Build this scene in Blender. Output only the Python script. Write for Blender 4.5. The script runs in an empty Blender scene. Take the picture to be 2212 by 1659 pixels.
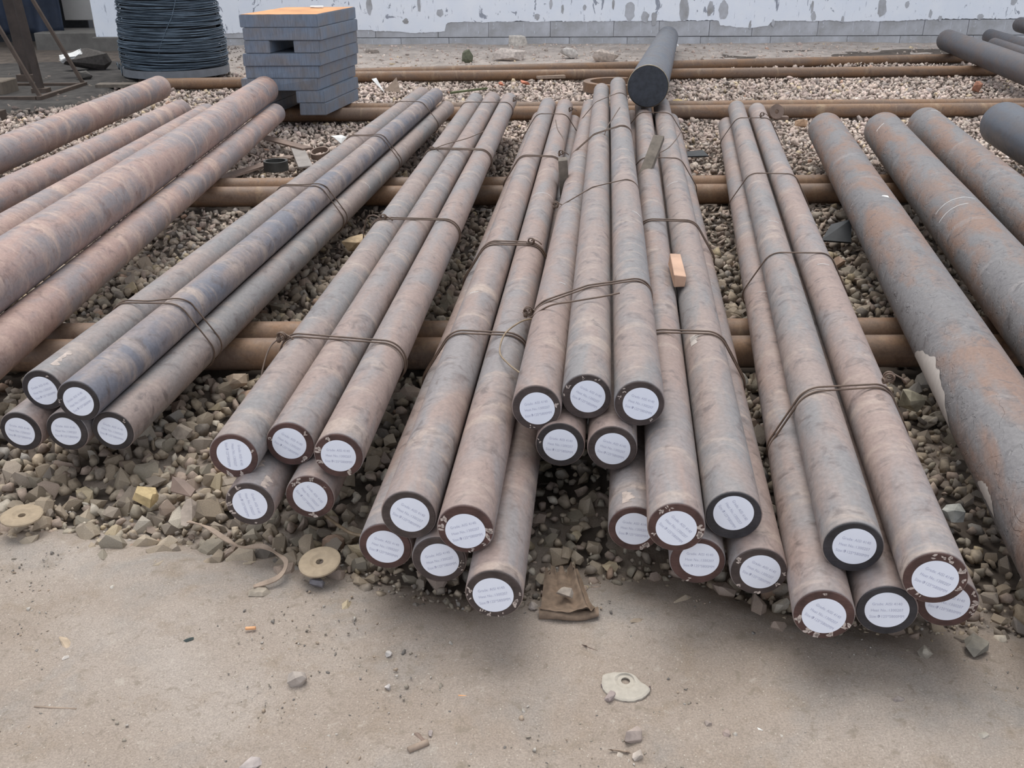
import bpy, bmesh, math, random
import numpy as np
from math import sin, cos, tan, pi, radians, degrees, atan2, hypot
from mathutils import Vector, Matrix, noise as mnoise

random.seed(7); rng = np.random.default_rng(11)
sc = bpy.context.scene
COL = sc.collection

# ------------------------------------------------------------------ camera, sky, exposure
cam = bpy.data.cameras.new('camera'); cam.sensor_width = 36.0; cam.lens = 2028.12 / 2212 * 36
cam.clip_start = .05; cam.clip_end = 200
co = bpy.data.objects.new('camera', cam); COL.objects.link(co)
PITCH, ROLL = radians(25.136), radians(-.25)
fw = Vector((0, cos(PITCH), -sin(PITCH))); up0 = Vector((0, sin(PITCH), cos(PITCH))); rt0 = Vector((1, 0, 0))
rt = rt0 * cos(ROLL) + up0 * sin(ROLL); up = -rt0 * sin(ROLL) + up0 * cos(ROLL)
CH = 1.43
M = Matrix((rt, up, -fw)).transposed().to_4x4(); M.translation = (0, 0, CH)
co.matrix_world = M; sc.camera = co

w = bpy.data.worlds.new('overcast_sky'); sc.world = w; w.use_nodes = True
nt = w.node_tree; nt.nodes.clear()
out = nt.nodes.new('ShaderNodeOutputWorld'); bg = nt.nodes.new('ShaderNodeBackground')
tc = nt.nodes.new('ShaderNodeTexCoord'); sp = nt.nodes.new('ShaderNodeSeparateXYZ'); rp = nt.nodes.new('ShaderNodeValToRGB')
nt.links.new(tc.outputs['Generated'], sp.inputs[0]); nt.links.new(sp.outputs['Z'], rp.inputs[0])
nt.links.new(rp.outputs[0], bg.inputs[0]); nt.links.new(bg.outputs[0], out.inputs[0])
rp.color_ramp.elements[0].position = 0.0; rp.color_ramp.elements[0].color = (.80, .90, 1.12, 1)
rp.color_ramp.elements[1].position = .7; rp.color_ramp.elements[1].color = (.93, .96, 1.0, 1)
bg.inputs[1].default_value = .86
sun = bpy.data.lights.new('hazy_sun', 'SUN'); sun.energy = 1.9; sun.angle = radians(40); sun.color = (1, .97, .93)
so = bpy.data.objects.new('hazy_sun', sun); COL.objects.link(so)
so.rotation_euler = Vector((-.12, .42, 1.0)).to_track_quat('Z', 'Y').to_euler()
sc.view_settings.view_transform = 'Standard'; sc.view_settings.look = 'None'
sc.view_settings.gamma = 1; sc.view_settings.use_curve_mapping = False
sc.view_settings.exposure = .30

# ------------------------------------------------------------------ materials
def nodes(name):
    m = bpy.data.materials.new(name); m.use_nodes = True
    t = m.node_tree; t.nodes.clear()
    o = t.nodes.new('ShaderNodeOutputMaterial'); b = t.nodes.new('ShaderNodeBsdfPrincipled')
    t.links.new(b.outputs[0], o.inputs[0])
    return m, t, b
def c4(c): return (c[0], c[1], c[2], 1)
class N:
    def __init__(s, t): s.t = t
    def new(s, k): return s.t.nodes.new(k)
    def l(s, a, b): s.t.links.new(a, b)
    def coord(s, scale=(1, 1, 1), kind='Object', rand=True):
        tc = s.new('ShaderNodeTexCoord'); mp = s.new('ShaderNodeMapping')
        mp.inputs['Scale'].default_value = scale
        s.l(tc.outputs[kind], mp.inputs[0])
        if rand:
            oi = s.new('ShaderNodeObjectInfo'); mu = s.new('ShaderNodeMath'); mu.operation = 'MULTIPLY'; mu.inputs[1].default_value = 37.0
            s.l(oi.outputs['Random'], mu.inputs[0]); s.l(mu.outputs[0], mp.inputs['Location'])
        return mp.outputs[0]
    def noise(s, v, scale, detail=4, rough=.55, dist=0.):
        n = s.new('ShaderNodeTexNoise'); n.inputs['Scale'].default_value = scale; n.inputs['Detail'].default_value = detail
        n.inputs['Roughness'].default_value = rough; n.inputs['Distortion'].default_value = dist
        s.l(v, n.inputs['Vector']); return n.outputs[0]
    def ramp(s, f, stops):
        r = s.new('ShaderNodeValToRGB'); e = r.color_ramp.elements
        while len(e) < len(stops): e.new(.5)
        for i, (p, c) in enumerate(stops):
            e[i].position = p; e[i].color = c4(c) if not isinstance(c, float) else (c, c, c, 1)
        s.l(f, r.inputs[0]); return r.outputs[0]
    def mix(s, f, a, b, kind='MIX'):
        m = s.new('ShaderNodeMix'); m.data_type = 'RGBA'; m.blend_type = kind
        for v, i in ((f, 0), (a, 6), (b, 7)):
            if isinstance(v, (int, float)): m.inputs[i].default_value = v
            elif isinstance(v, tuple): m.inputs[i].default_value = c4(v)
            else: s.l(v, m.inputs[i])
        return m.outputs[2]
    def bump(s, b, h, strength, dist=.01):
        k = s.new('ShaderNodeBump'); k.inputs['Strength'].default_value = strength; k.inputs['Distance'].default_value = dist
        s.l(h, k.inputs['Height']); s.l(k.outputs[0], b.inputs['Normal'])

def simple(name, col, rough=.8, var=.25, scale=20., metal=0., bump=.3, bd=.003, rand=True):
    m, t, b = nodes(name); n = N(t)
    v = n.coord(rand=rand); f = n.noise(v, scale, 5, .6)
    lo = tuple(x * (1 - var) for x in col); hi = tuple(min(1, x * (1 + var)) for x in col)
    n.l(n.ramp(f, [(.3, lo), (.7, hi)]), b.inputs['Base Color'])
    b.inputs['Roughness'].default_value = rough; b.inputs['Metallic'].default_value = metal
    if bump: n.bump(b, f, bump, bd)
    return m

def steel(name, base, patch, dust, patch_lo=.48, dust_lo=.58, rough=.55, band=1., dark=(.10, .075, .065), flake=0., spec=.5, metal=.0):
    """scaled hot-rolled bar skin: object Y runs along the bar"""
    m, t, b = nodes(name); n = N(t)
    v = n.coord((1, .28, 1)); vb = n.coord((.8, 2.6, .8)); vf = n.coord((1, 1, 1))
    big = n.noise(v, 7., 5, .6, .4); bandn = n.noise(vb, 4.5, 4, .6, .6); fine = n.noise(vf, 85., 5, .65)
    mid = n.noise(vf, 16., 6, .65, .8)
    c = n.mix(n.ramp(big, [(patch_lo - .07, 0.), (patch_lo + .10, 1.)]), base, patch)
    c = n.mix(n.ramp(bandn, [(dust_lo - .03, 0.), (dust_lo + .16, .8 * band)]), c, dust)
    c = n.mix(n.ramp(mid, [(.32, .7), (.46, 0.)]), c, dark)
    c = n.mix(.38, c, n.ramp(fine, [(.28, .55), (.72, 1.45)]), 'MULTIPLY')
    n.l(c, b.inputs['Base Color'])
    n.l(n.ramp(mid, [(.3, rough - .1), (.7, rough + .15)]), b.inputs['Roughness'])
    b.inputs['Specular IOR Level'].default_value = spec; b.inputs['Metallic'].default_value = metal
    if flake:
        fl = n.noise(vf, 9., 3, .5, 1.2); s_ = n.ramp(fl, [(.495, 0.), (.505, 1.)])
        n.bump(b, n.mix(.5, s_, fine), .5, flake)
    else: n.bump(b, n.mix(.5, mid, fine), .35, .003)
    return m

MT = {}
MT['bar'] = steel('scaled_steel', (.285, .212, .185), (.235, .213, .21), (.41, .325, .272), .50, dark=(.12, .09, .08))
MT['bar_grey'] = steel('greyish_scaled_steel', (.275, .215, .192), (.215, .202, .200), (.39, .315, .268), .49, .58, dark=(.115, .09, .085))
MT['bar_blue'] = steel('blue_scaled_steel', (.25, .20, .185), (.155, .155, .18), (.39, .31, .26), .49, .53)
MT['bar_red'] = steel('reddish_scaled_steel', (.355, .24, .205), (.255, .22, .22), (.48, .35, .285), .47, .52, dark=(.17, .11, .095))
MT['round_grey'] = steel('flaking_grey_steel', (.175, .165, .165), (.225, .145, .11), (.30, .27, .26), .50, .62, rough=.5, flake=.008, dark=(.09, .08, .08))
MT['forging'] = steel('dark_blue_steel', (.085, .095, .115), (.10, .095, .10), (.14, .12, .11), .5, .68, rough=.42, dark=(.06, .06, .07))
MT['pipe_dark'] = steel('dark_brown_steel', (.105, .085, .08), (.085, .085, .095), (.16, .12, .10), .5, .64, rough=.5, dark=(.05, .045, .045))
MT['rail'] = steel('rusty_orange_pipe', (.235, .135, .075), (.18, .12, .085), (.34, .24, .15), .5, .6, rough=.6, dark=(.12, .07, .045))

def end_mat(name):
    m, t, b = nodes(name); n = N(t)
    oi = n.new('ShaderNodeObjectInfo'); v = n.coord(); vs = n.coord((1, 1, 9))
    f = n.noise(v, 26., 5, .6); g = n.noise(vs, 55., 3, .5)
    c = n.mix(1., oi.outputs['Color'], n.ramp(f, [(.3, .6), (.7, 1.35)]), 'MULTIPLY')
    c = n.mix(.35, c, n.ramp(g, [(.35, .6), (.65, 1.3)]), 'MULTIPLY')
    n.l(c, b.inputs['Base Color']); b.inputs['Roughness'].default_value = .5
    n.bump(b, g, .35, .001)
    return m
MT['end'] = end_mat('sawn_steel_end')
def tint(name, rough=.8, bump=.4, bd=.003, scale=30., amt=.3):
    m, t, b = nodes(name); n = N(t)
    oi = n.new('ShaderNodeObjectInfo'); v = n.coord(rand=False); f = n.noise(v, scale, 4, .6)
    c = n.mix(1., oi.outputs['Color'], n.ramp(f, [(.3, 1 - amt), (.7, 1 + amt)]), 'MULTIPLY')
    n.l(c, b.inputs['Base Color']); b.inputs['Roughness'].default_value = rough; n.bump(b, f, bump, bd)
    return m
MT['tint'] = tint('tinted_stone')
MT['metal_tint'] = tint('tinted_metal', .5, .2, .001, 25)
def attr_mat():
    m, t, b = nodes('crushed_stone'); n = N(t)
    a = n.new('ShaderNodeAttribute'); a.attribute_name = 'col'; v = n.coord(rand=False); f = n.noise(v, 60., 4, .6)
    c = n.mix(1., a.outputs['Color'], n.ramp(f, [(.3, .7), (.7, 1.3)]), 'MULTIPLY')
    n.l(c, b.inputs['Base Color']); b.inputs['Roughness'].default_value = .85; n.bump(b, f, .4, .003)
    return m
MT['gravel'] = attr_mat()
MT['paper'] = simple('white_label_paper', (.84, .87, .95), .45, .02, 30, bump=.05, bd=.0003)
MT['ink'] = simple('faded_blue_ink', (.50, .51, .63), .6, .05, 30, bump=0)
MT['residue'] = simple('pale_paper_residue', (.50, .42, .37), .6, .25, 90, bump=.3, bd=.001)
MT['wire'] = simple('rusty_tie_wire', (.13, .085, .06), .5, .3, 30, bump=.2, bd=.0005)
MT['wire_pale'] = simple('pale_rusty_wire', (.26, .19, .12), .5, .3, 30, bump=.2, bd=.0005)
MT['wood'] = simple('weathered_wood', (.15, .125, .10), .8, .35, 18, bump=.5)
MT['wood_new'] = simple('fresh_cut_wood', (.52, .33, .23), .7, .15, 14, bump=.3)
MT['soil'] = simple('dark_soil', (.095, .075, .06), .95, .4, 9, bump=.6, bd=.01, rand=False)
MT['rust_bright'] = simple('bright_orange_rust', (.62, .30, .13), .75, .22, 5, bump=.2)
MT['rubber'] = simple('black_rubber_and_shade', (.025, .028, .032), .6, .3, 20)  # also colours the far left wall, where it stands for shade
MT['navy'] = simple('shade_navy_tarpaulin', (.022, .032, .055), .7, .35, 3, bump=.5, bd=.03)  # dark tone carries the shade of the left opening
MT['cloth'] = simple('dirty_brown_cloth', (.19, .135, .095), .95, .3, 45, bump=.6, bd=.002)
MT['beige'] = simple('beige_wall_paint', (.50, .48, .45), .9, .1, 3, bump=.1)
MT['strap'] = simple('pale_brown_strap', (.33, .25, .19), .8, .2, 30)
MT['white'] = simple('white_scrap', (.72, .72, .70), .8, .15, 20)
MT['cork'] = simple('orange_filter_paper', (.68, .36, .18), .8, .1, 60)
MT['disc'] = simple('dusty_grinding_disc', (.35, .275, .19), .9, .12, 60, bump=.5, bd=.001)
MT['disc_pale'] = simple('pale_broken_disc', (.42, .38, .32), .9, .12, 60, bump=.5, bd=.001)
MT['angle'] = simple('rusty_angle_iron', (.085, .06, .045), .7, .3, 8)
MT['olive'] = simple('olive_weeds', (.10, .11, .05), .9, .3, 20)

def coil_mat():
    m, t, b = nodes('galvanised_dark_wire'); n = N(t)
    v = n.coord((1, 1, 6), rand=False); f = n.noise(v, 6., 4, .6)
    n.l(n.ramp(f, [(.3, (.06, .085, .11)), (.7, (.15, .20, .25))]), b.inputs['Base Color'])
    b.inputs['Roughness'].default_value = .45; b.inputs['Metallic'].default_value = .3
    return m
MT['coil'] = coil_mat()
def slab_mat():
    m, t, b = nodes('blue_grey_cut_slab'); n = N(t)
    v = n.coord(); f = n.noise(v, 5., 5, .6); vs = n.coord((14, 14, 1.2)); g = n.noise(vs, 7., 4, .6, .5)
    c = n.mix(n.ramp(f, [(.45, 0.), (.65, .7)]), (.17, .205, .26), (.20, .175, .16))
    c = n.mix(.6, c, n.ramp(g, [(.3, .65), (.7, 1.35)]), 'MULTIPLY')
    n.l(c, b.inputs['Base Color']); b.inputs['Roughness'].default_value = .5; n.bump(b, g, .5, .004)
    return m
MT['slab'] = slab_mat()
def floor_mat():
    m, t, b = nodes('packed_dirt'); n = N(t)
    v = n.coord(rand=False)
    a = n.noise(v, 1.6, 4, .55, .3); f = n.noise(v, 9., 6, .65); g = n.noise(v, 260., 3, .7); k = n.noise(v, 3.2, 5, .6, .5)
    c = n.ramp(a, [(.30, (.260, .205, .160)), (.50, (.308, .254, .210)), (.72, (.37, .322, .282))])
    c = n.mix(n.ramp(k, [(.52, 0.), (.68, .75)]), c, (.255, .235, .215))
    c = n.mix(n.ramp(f, [(.30, .45), (.46, 0.)]), c, (.22, .165, .11))
    c = n.mix(.5, c, n.ramp(g, [(.30, .5), (.70, 1.5)]), 'MULTIPLY')
    sm = n.noise(v, 34., 5, .7, .4); c = n.mix(n.ramp(sm, [(.34, .6), (.44, 0.)]), c, (.20, .165, .125))
    c = n.mix(n.ramp(sm, [(.60, .0), (.72, .5)]), c, (.46, .41, .35))
    vo = n.new('ShaderNodeTexVoronoi'); vo.inputs['Scale'].default_value = 75.; n.l(v, vo.inputs['Vector'])
    c = n.mix(n.ramp(vo.outputs['Distance'], [(.07, .8), (.13, 0.)]), c, (.50, .45, .38))
    n.l(c, b.inputs['Base Color']); b.inputs['Roughness'].default_value = .92
    n.bump(b, n.mix(.5, f, g), .55, .006)
    return m
MT['floor'] = floor_mat()
MT['bank'] = simple('pale_dusty_dirt', (.40, .345, .305), .95, .28, 7, bump=.7, bd=.02, rand=False)
def wall_mats():
    m, t, b = nodes('peeling_whitewash'); n = N(t)
    v = n.coord(rand=False); vs = n.coord((1.2, 1, .55), rand=False)
    f = n.noise(vs, 5.5, 6, .62, 1.2); g = n.noise(v, 2.2, 4, .6)
    c = n.mix(n.ramp(g, [(.35, 0.), (.7, 1.)]), (.86, .90, .96), (.94, .96, .985))
    c = n.mix(n.ramp(f, [(.615, 0.), (.632, 1.)]), c, (.34, .36, .41))
    sc_ = n.noise(n.coord((7, 1, 1.0), rand=False), 5., 5, .7, .6)
    c = n.mix(n.ramp(sc_, [(.635, 0.), (.66, .8)]), c, (.42, .44, .50))
    n.l(c, b.inputs['Base Color']); b.inputs['Roughness'].default_value = .85; n.bump(b, f, .3, .01)
    MT['white_wall'] = m
    m, t, b = nodes('grey_concrete_block'); n = N(t)
    v = n.coord(rand=False); vs = n.coord((5, 1, 1), rand=False)
    f = n.noise(v, 4., 6, .65); g = n.noise(vs, 5., 5, .7, .4)
    c = n.ramp(f, [(.3, (.34, .33, .32)), (.5, (.47, .475, .49)), (.75, (.60, .61, .64))])
    c = n.mix(n.ramp(g, [(.64, 0.), (.70, .9)]), c, (.68, .71, .77))
    n.l(c, b.inputs['Base Color']); b.inputs['Roughness'].default_value = .9; n.bump(b, f, .5, .01)
    MT['block'] = m
wall_mats()

# ------------------------------------------------------------------ helpers
def mesh(name, verts, faces, mat, smooth=False):
    me = bpy.data.meshes.new(name); me.from_pydata([tuple(v) for v in verts], [], faces); me.update()
    if mat is not None: me.materials.append(mat)
    if smooth: me.polygons.foreach_set('use_smooth', [True] * len(me.polygons))
    return me
def link(name, me, parent=None, loc=None, rot=None):
    o = bpy.data.objects.new(name, me); COL.objects.link(o)
    if parent is not None: o.parent = parent
    if loc is not None: o.location = loc
    if rot is not None: o.rotation_euler = rot
    return o
def tag(o, label=None, cat=None, group=None, kind=None):
    if label: o['label'] = label
    if cat: o['category'] = cat
    if group: o['group'] = group
    if kind: o['kind'] = kind
    return o
def from_bm(name, bm, mat, smooth=False):
    me = bpy.data.meshes.new(name); bmesh.ops.recalc_face_normals(bm, faces=bm.faces); bm.to_mesh(me); bm.free()
    if mat is not None: me.materials.append(mat)
    if smooth: me.polygons.foreach_set('use_smooth', [True] * len(me.polygons))
    return me
def box(name, sx, sy, sz, mat, bev=.004, jit=0., seg=1, sub=0):
    bm = bmesh.new(); bmesh.ops.create_cube(bm, size=1)
    for v in bm.verts: v.co = Vector((v.co.x * sx, v.co.y * sy, v.co.z * sz))
    if sub: bmesh.ops.subdivide_edges(bm, edges=bm.edges[:], cuts=sub, use_grid_fill=True)
    if jit:
        for v in bm.verts: v.co += Vector([random.uniform(-jit, jit) for _ in range(3)])
    if bev: bmesh.ops.bevel(bm, geom=bm.edges[:], offset=bev, segments=seg, affect='EDGES', clamp_overlap=True)
    return from_bm(name, bm, mat)
def tube(name, pts, r, mat, k=6, closed=False, rends=None):
    P = [Vector(p) for p in pts]; n = len(P); vs = []; fs = []; prev = None
    for i in range(n):
        if closed: t_ = (P[(i + 1) % n] - P[i - 1])
        else: t_ = P[min(i + 1, n - 1)] - P[max(i - 1, 0)]
        if t_.length < 1e-9: t_ = Vector((0, 1, 0))
        t_.normalize()
        a = (prev if prev is not None else (Vector((0, 0, 1)) if abs(t_.z) < .9 else Vector((1, 0, 0))))
        a = (a - t_ * a.dot(t_))
        if a.length < 1e-6: a = t_.orthogonal()
        a.normalize(); b_ = t_.cross(a); prev = a
        rr = r if rends is None else rends(i / (n - 1)) * r
        for j in range(k):
            q = 2 * pi * j / k; vs.append(P[i] + (a * cos(q) + b_ * sin(q)) * rr)
    m_ = n if closed else n - 1
    for i in range(m_):
        for j in range(k):
            a0 = i * k + j; a1 = i * k + (j + 1) % k; b0 = ((i + 1) % n) * k + j; b1 = ((i + 1) % n) * k + (j + 1) % k
            fs.append((a0, a1, b1, b0))
    if not closed: fs.append(tuple(range(k))[::-1]); fs.append(tuple((n - 1) * k + j for j in range(k)))
    return mesh(name, vs, fs, mat, True)
def join_meshes(name, mes, mat):
    bm = bmesh.new()
    for m_ in mes: bm.from_mesh(m_)
    me = bpy.data.meshes.new(name); bm.to_mesh(me); bm.free(); me.materials.append(mat)
    me.polygons.foreach_set('use_smooth', [True] * len(me.polygons)); return me
def hull_stone(seed, n=14, fl=(1, .8, .65)):
    r = random.Random(seed); bm = bmesh.new()
    for i in range(n):
        v = Vector((r.gauss(0, 1), r.gauss(0, 1), r.gauss(0, 1))).normalized() * r.uniform(.85, 1.1)
        m_ = max(abs(v.x), abs(v.y), abs(v.z)); v = v.lerp(v / m_ * .8, .35)
        bm.verts.new((v.x * fl[0], v.y * fl[1], v.z * fl[2]))
    res = bmesh.ops.convex_hull(bm, input=bm.verts[:])
    junk = list({e for e in res['geom_interior'] + res['geom_unused'] if isinstance(e, bmesh.types.BMVert)})
    if junk: bmesh.ops.delete(bm, geom=junk, context='VERTS')
    bmesh.ops.recalc_face_normals(bm, faces=bm.faces)
    return bm

# ------------------------------------------------------------------ bar table (metres, world)
R0 = .0625
def nb(x, y, z, yaw, zf=None, L=5.8, r=R0):
    a = radians(yaw); zf = z if zf is None else zf
    return (x, y, z), (x + L * sin(a), y + L * cos(a), zf), r
def fb(x, yf, z, yaw, r, y0):
    t = tan(radians(yaw)); return (x - (yf - y0) * t, y0, z), (x, yf, z), r
BARS = dict(
A1=nb(-1.336,2.418,.284,5.83),A2=nb(-1.205,2.345,.284,5.72),A3=nb(-1.402,2.372,.175,5.83),A4=nb(-1.270,2.372,.175,5.78),A5=nb(-1.139,2.372,.175,5.95),
B1=nb(-.689,2.03,.285,4.02),B2=nb(-.562,2.09,.285,4.08),B3=nb(-.430,2.031,.284,4.13),B4=nb(-.650,1.982,.175,4.13),B5=nb(-.508,2.014,.175,4.13),
C1=nb(-.230,1.76,.285,5.15),C2=nb(-.102,1.707,.283,5.14),C3=nb(-.293,1.799,.175,5.15),C4=nb(-.166,1.747,.175,5.15),C5=nb(-.040,1.623,.175,5.15),
D1=nb(.061,2.10,.379,5.78,.222),D2=nb(.187,2.12,.400,5.42,.345),D3=nb(.314,2.075,.402,5.41,.397),D4=nb(.121,2.08,.285,6.6,.176),D5=nb(.249,2.05,.291,6.2,.270),
E1=nb(.288,1.866,.175,6.6),E2=nb(.354,1.707,.285,6.6),E3=nb(.488,1.753,.285,6.75),E4=nb(.414,1.738,.175,6.6),E5=nb(.542,1.698,.175,6.9),
F1=nb(.641,1.55,.175,9.85),F2=nb(.712,1.633,.284,9.95),F3=nb(.840,1.526,.284,9.96),F4=nb(.775,1.563,.175,9.9),F5=nb(.911,1.587,.175,9.95),
J1=fb(-3.289,9.165,.2195,-.31,.107,2.3),J2=fb(-2.695,7.904,.2025,.93,.09,2.3),J3=fb(-2.416,7.695,.2025,-.59,.09,2.3),J4=fb(-2.025,8.05,.346,-1.88,.108,2.3),J5=fb(-1.905,7.82,.1915,-1.87,.079,1.9),
G1=fb(2.222,6.769,.2315,11.2,.118,1.35),G2=fb(2.591,6.664,.2405,11.9,.127,1.35),G3=fb(3.0,6.95,.2335,11.5,.12,2.2),G4=fb(3.47,6.777,.264,9.6,.151,2.4),
H1=fb(5.774,13.165,.2485,10.09,.134,8.3),H2=fb(6.76,14.07,.2145,9.6,.1,8.3),H3=fb(7.12,14.0,.375,10.3,.1,8.3),H4=fb(6.37,13.1,.1985,9.8,.084,8.3),
I1=((.974,6.93,.508),(2.17,13.77,.247),.145))
def at_y(n, Y):
    a, b, r = BARS[n]; t = (Y - a[1]) / (b[1] - a[1]); return Vector([a[k] + (b[k] - a[k]) * t for k in range(3)]), r

# ------------------------------------------------------------------ ground
EDGE = [(-6, 2.6), (-2.2, 2.25), (-1.37, 2.1), (-1.096, 2.034), (-.832, 1.962), (-.586, 1.912), (-.367, 1.838), (-.116, 1.734), (.05, 1.76), (.156, 1.799), (.435, 1.814), (.621, 1.70), (.825, 1.664), (1.127, 1.617), (1.6, 1.57), (6, 1.4)]
EX = np.array([e[0] for e in EDGE]); EY = np.array([e[1] for e in EDGE])
def edge_y(x): return np.interp(x, EX, EY)
nx, ny = 330, 170
xs = np.linspace(-3.2, 3.2, nx); ys = np.linspace(-.6, 2.75, ny)
vs = []
for y in ys:
    for x in xs:
        e = edge_y(x) + .03 * mnoise.noise((x * 5, y * 5, 3.1)) + .015 * mnoise.noise((x * 19, y * 19, 1.1))
        z = .003 + .012 * mnoise.noise((x * 1.7, y * 1.7, 0)) + .008 * mnoise.noise((x * 7, y * 9, 5)) + .0022 * mnoise.noise((x * 31, y * 31, 9)) + .0012 * mnoise.noise((x * 70, y * 70, 2))
        # faint scuffs and a tyre-like ridge pattern low left
        g = max(0., 1 - hypot((x + .72) / .35, (y - 1.36) / .09)); z += .006 * g * sin((x * .35 + y) * 90)
        d = (y - e) / .16
        if d > 0: z -= .045 * min(1, d) ** 1.3
        vs.append((x, y, z))
fs = [(j * nx + i, j * nx + i + 1, (j + 1) * nx + i + 1, (j + 1) * nx + i) for j in range(ny - 1) for i in range(nx - 1)]
fl = link('floor', mesh('floor', vs, fs, MT['floor'], True)); tag(fl, 'packed tan dirt floor in front of the steel bars', kind='structure')
def gz(x, y):
    """ground height of the gravel bed"""
    h = .018 * mnoise.noise((x * 1.1, y * 1.1, 4)) + .010 * mnoise.noise((x * 3.5, y * 3.5, 8))
    if y > 12.0: h += min(.10, (y - 12.0) * .055)
    return h - .012
gx = np.linspace(-14, 14, 150); gy = np.linspace(1.9, 19, 120)
vs = [(x, y, gz(x, y) - .03) for y in gy for x in gx]
fs = [(j * 150 + i, j * 150 + i + 1, (j + 1) * 150 + i + 1, (j + 1) * 150 + i) for j in range(119) for i in range(149)]
gr = link('ground', mesh('ground', vs, fs, MT['soil'], True)); tag(gr, 'dark soil under the gravel', kind='structure')
og = link('ground', mesh('outer_ground', [(-40, -30, -.07), (40, -30, -.07), (40, 40, -.07), (-40, 40, -.07)], [(0, 1, 2, 3)], MT['soil'])); tag(og, 'dark soil around the yard', kind='structure')
# dusty strip of trodden dirt at the wall foot
sx_ = np.linspace(-4.6, 12, 160); sy_ = np.linspace(11.7, 14.75, 30)
vs = []
for y in sy_:
    for x in sx_:
        y0 = 12.25 + .10 * (x + 1) * .9 if x > -6 else 11.8
        y0 = min(max(y0, 11.9), 12.85)
        d = (y - y0)
        z = -.05 if d < -.12 or x < -4.5 else (-.012 + .11 * min(1, max(0, d / 1.6)) + .022 * mnoise.noise((x * 1.4, y * 1.6, 2)) + .012 * mnoise.noise((x * 6, y * 6, 5)))
        vs.append((x, y, z))
fs = [(j * 160 + i, j * 160 + i + 1, (j + 1) * 160 + i + 1, (j + 1) * 160 + i) for j in range(29) for i in range(159)]
st = link('trim_1', mesh('dirt_bank', vs, fs, MT['bank'], True)); tag(st, 'dusty bank of dirt along the foot of the wall', kind='structure')

# ------------------------------------------------------------------ wall
WY = 14.6
wl = link('wall_back', box('wall_back', 22, .3, 4.2, MT['block'], .0)); wl.location = (-5.9 + 11, WY + .17, 2.0)
tag(wl, 'whitewashed wall with bare grey blocks along its foot', kind='structure')
# bare block courses, each block its own piece
bw = 0
bp = []
for row, (z0, h) in enumerate(((-.02, .205), (.19, .215))):
    x = -5.85; k = 0
    while x < 15.5:
        L = random.uniform(.62, .98) if row else random.uniform(.7, 1.15)
        o = link('block', box('block', L - .005, .06, h - .004, MT['block'], .004, .002), wl)
        o.location = Vector((x + L / 2, WY + .012 + random.uniform(-.005, .004), z0 + h / 2)) - wl.location
        x += L
# whitewash layer with ragged lower edge
low = [(-5.88, .30), (-5.4, .27), (-4.0, .26), (-3.2, .27), (-2.4, .30), (-1.6, .27), (-1.45, .25), (-.95, .27), (-.93, .395), (0, .40), (1.5, .40), (3.02, .405), (3.05, .33), (3.5, .30), (3.75, .33), (3.8, .40), (5.0, .385), (5.7, .39), (6.2, .41), (15.7, .42)]
lx = [a[0] for a in low]; lz = [a[1] for a in low]
N_ = 900; front = []; 
X_ = np.linspace(-5.88, 15.7, N_)
vs = []; fs = []
for i, x in enumerate(X_):
    zz = float(np.interp(x, lx, lz)) + .018 * mnoise.noise((x * 4, 1, 0)) + .016 * abs(mnoise.noise((x * 17, 2, 0))) + .010 * mnoise.noise((x * 50, 3, 0))
    vs += [(x, WY - .028, zz), (x, WY - .028, 4.1), (x, WY + .03, zz), (x, WY + .03, 4.1)]
for i in range(N_ - 1):
    a = i * 4; b = a + 4
    fs += [(a, b, b + 1, a + 1), (a, a + 2, b + 2, b)]
pl = link('whitewash_layer', mesh('whitewash_layer', vs, fs, MT['white_wall']), wl); pl.location = -wl.location
# bare patches where the whitewash has fallen off (thin islands of exposed render)
def blob(cx, cz, w_, h_, seed, y, n=18):
    r = random.Random(seed); pts = []
    for i in range(n):
        a = 2 * pi * i / n; q = 1 + .35 * mnoise.noise((cos(a) * 1.5 + seed, sin(a) * 1.5, seed * .7))
        q *= r.uniform(.88, 1.08)
        pts.append((cx + w_ / 2 * cos(a) * q, y, cz + h_ / 2 * sin(a) * q))
    return pts
def pxz(px, py):      # photograph reading on the wall plane, turned into metres once
    d = fw + rt * ((px - 1106) / 2028.12) + up * ((829.5 - py) / 2028.12); s_ = (WY - .03) / d.y
    return d.x * s_, CH + d.z * s_
for k, (px, py, pw, ph) in enumerate([(1360, 27, 22, 40), (1393, 36, 16, 22), (1413, 40, 12, 30), (1478, 20, 20, 52), (1534, 20, 14, 30), (1564, 22, 20, 36), (1905, 16, 20, 40), (2031, 40, 8, 12), (2117, 36, 14, 14), (2010, 30, 8, 16), (1757, 36, 10, 22), (1820, 42, 7, 14), (1160, 36, 12, 14), (950, 28, 16, 16), (876, 46, 14, 12), (905, 10, 8, 26), (797, 12, 14, 34), (1263, 16, 8, 12), (1190, 8, 8, 22), (1215, 20, 6, 20), (1325, 10, 6, 20), (1620, 54, 6, 18), (1670, 50, 8, 14), (1960, 10, 10, 14), (2190, 3, 14, 14), (1755, 14, 6, 26)]):
    cx, cz = pxz(px, py); s_ = 14.0 / 2028.12 / 1.05
    pts = blob(cx, cz, pw * s_, ph * s_, k + 1, WY - .031)
    back = [(p[0], WY - .027, p[2]) for p in pts]; n = len(pts)
    me = mesh('bare_patch', pts + back, [tuple(range(n))] + [(i, (i + 1) % n, n + (i + 1) % n, n + i) for i in range(n)], MT['block'])
    o = link('bare_patch', me, wl); o.location = -wl.location
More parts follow.
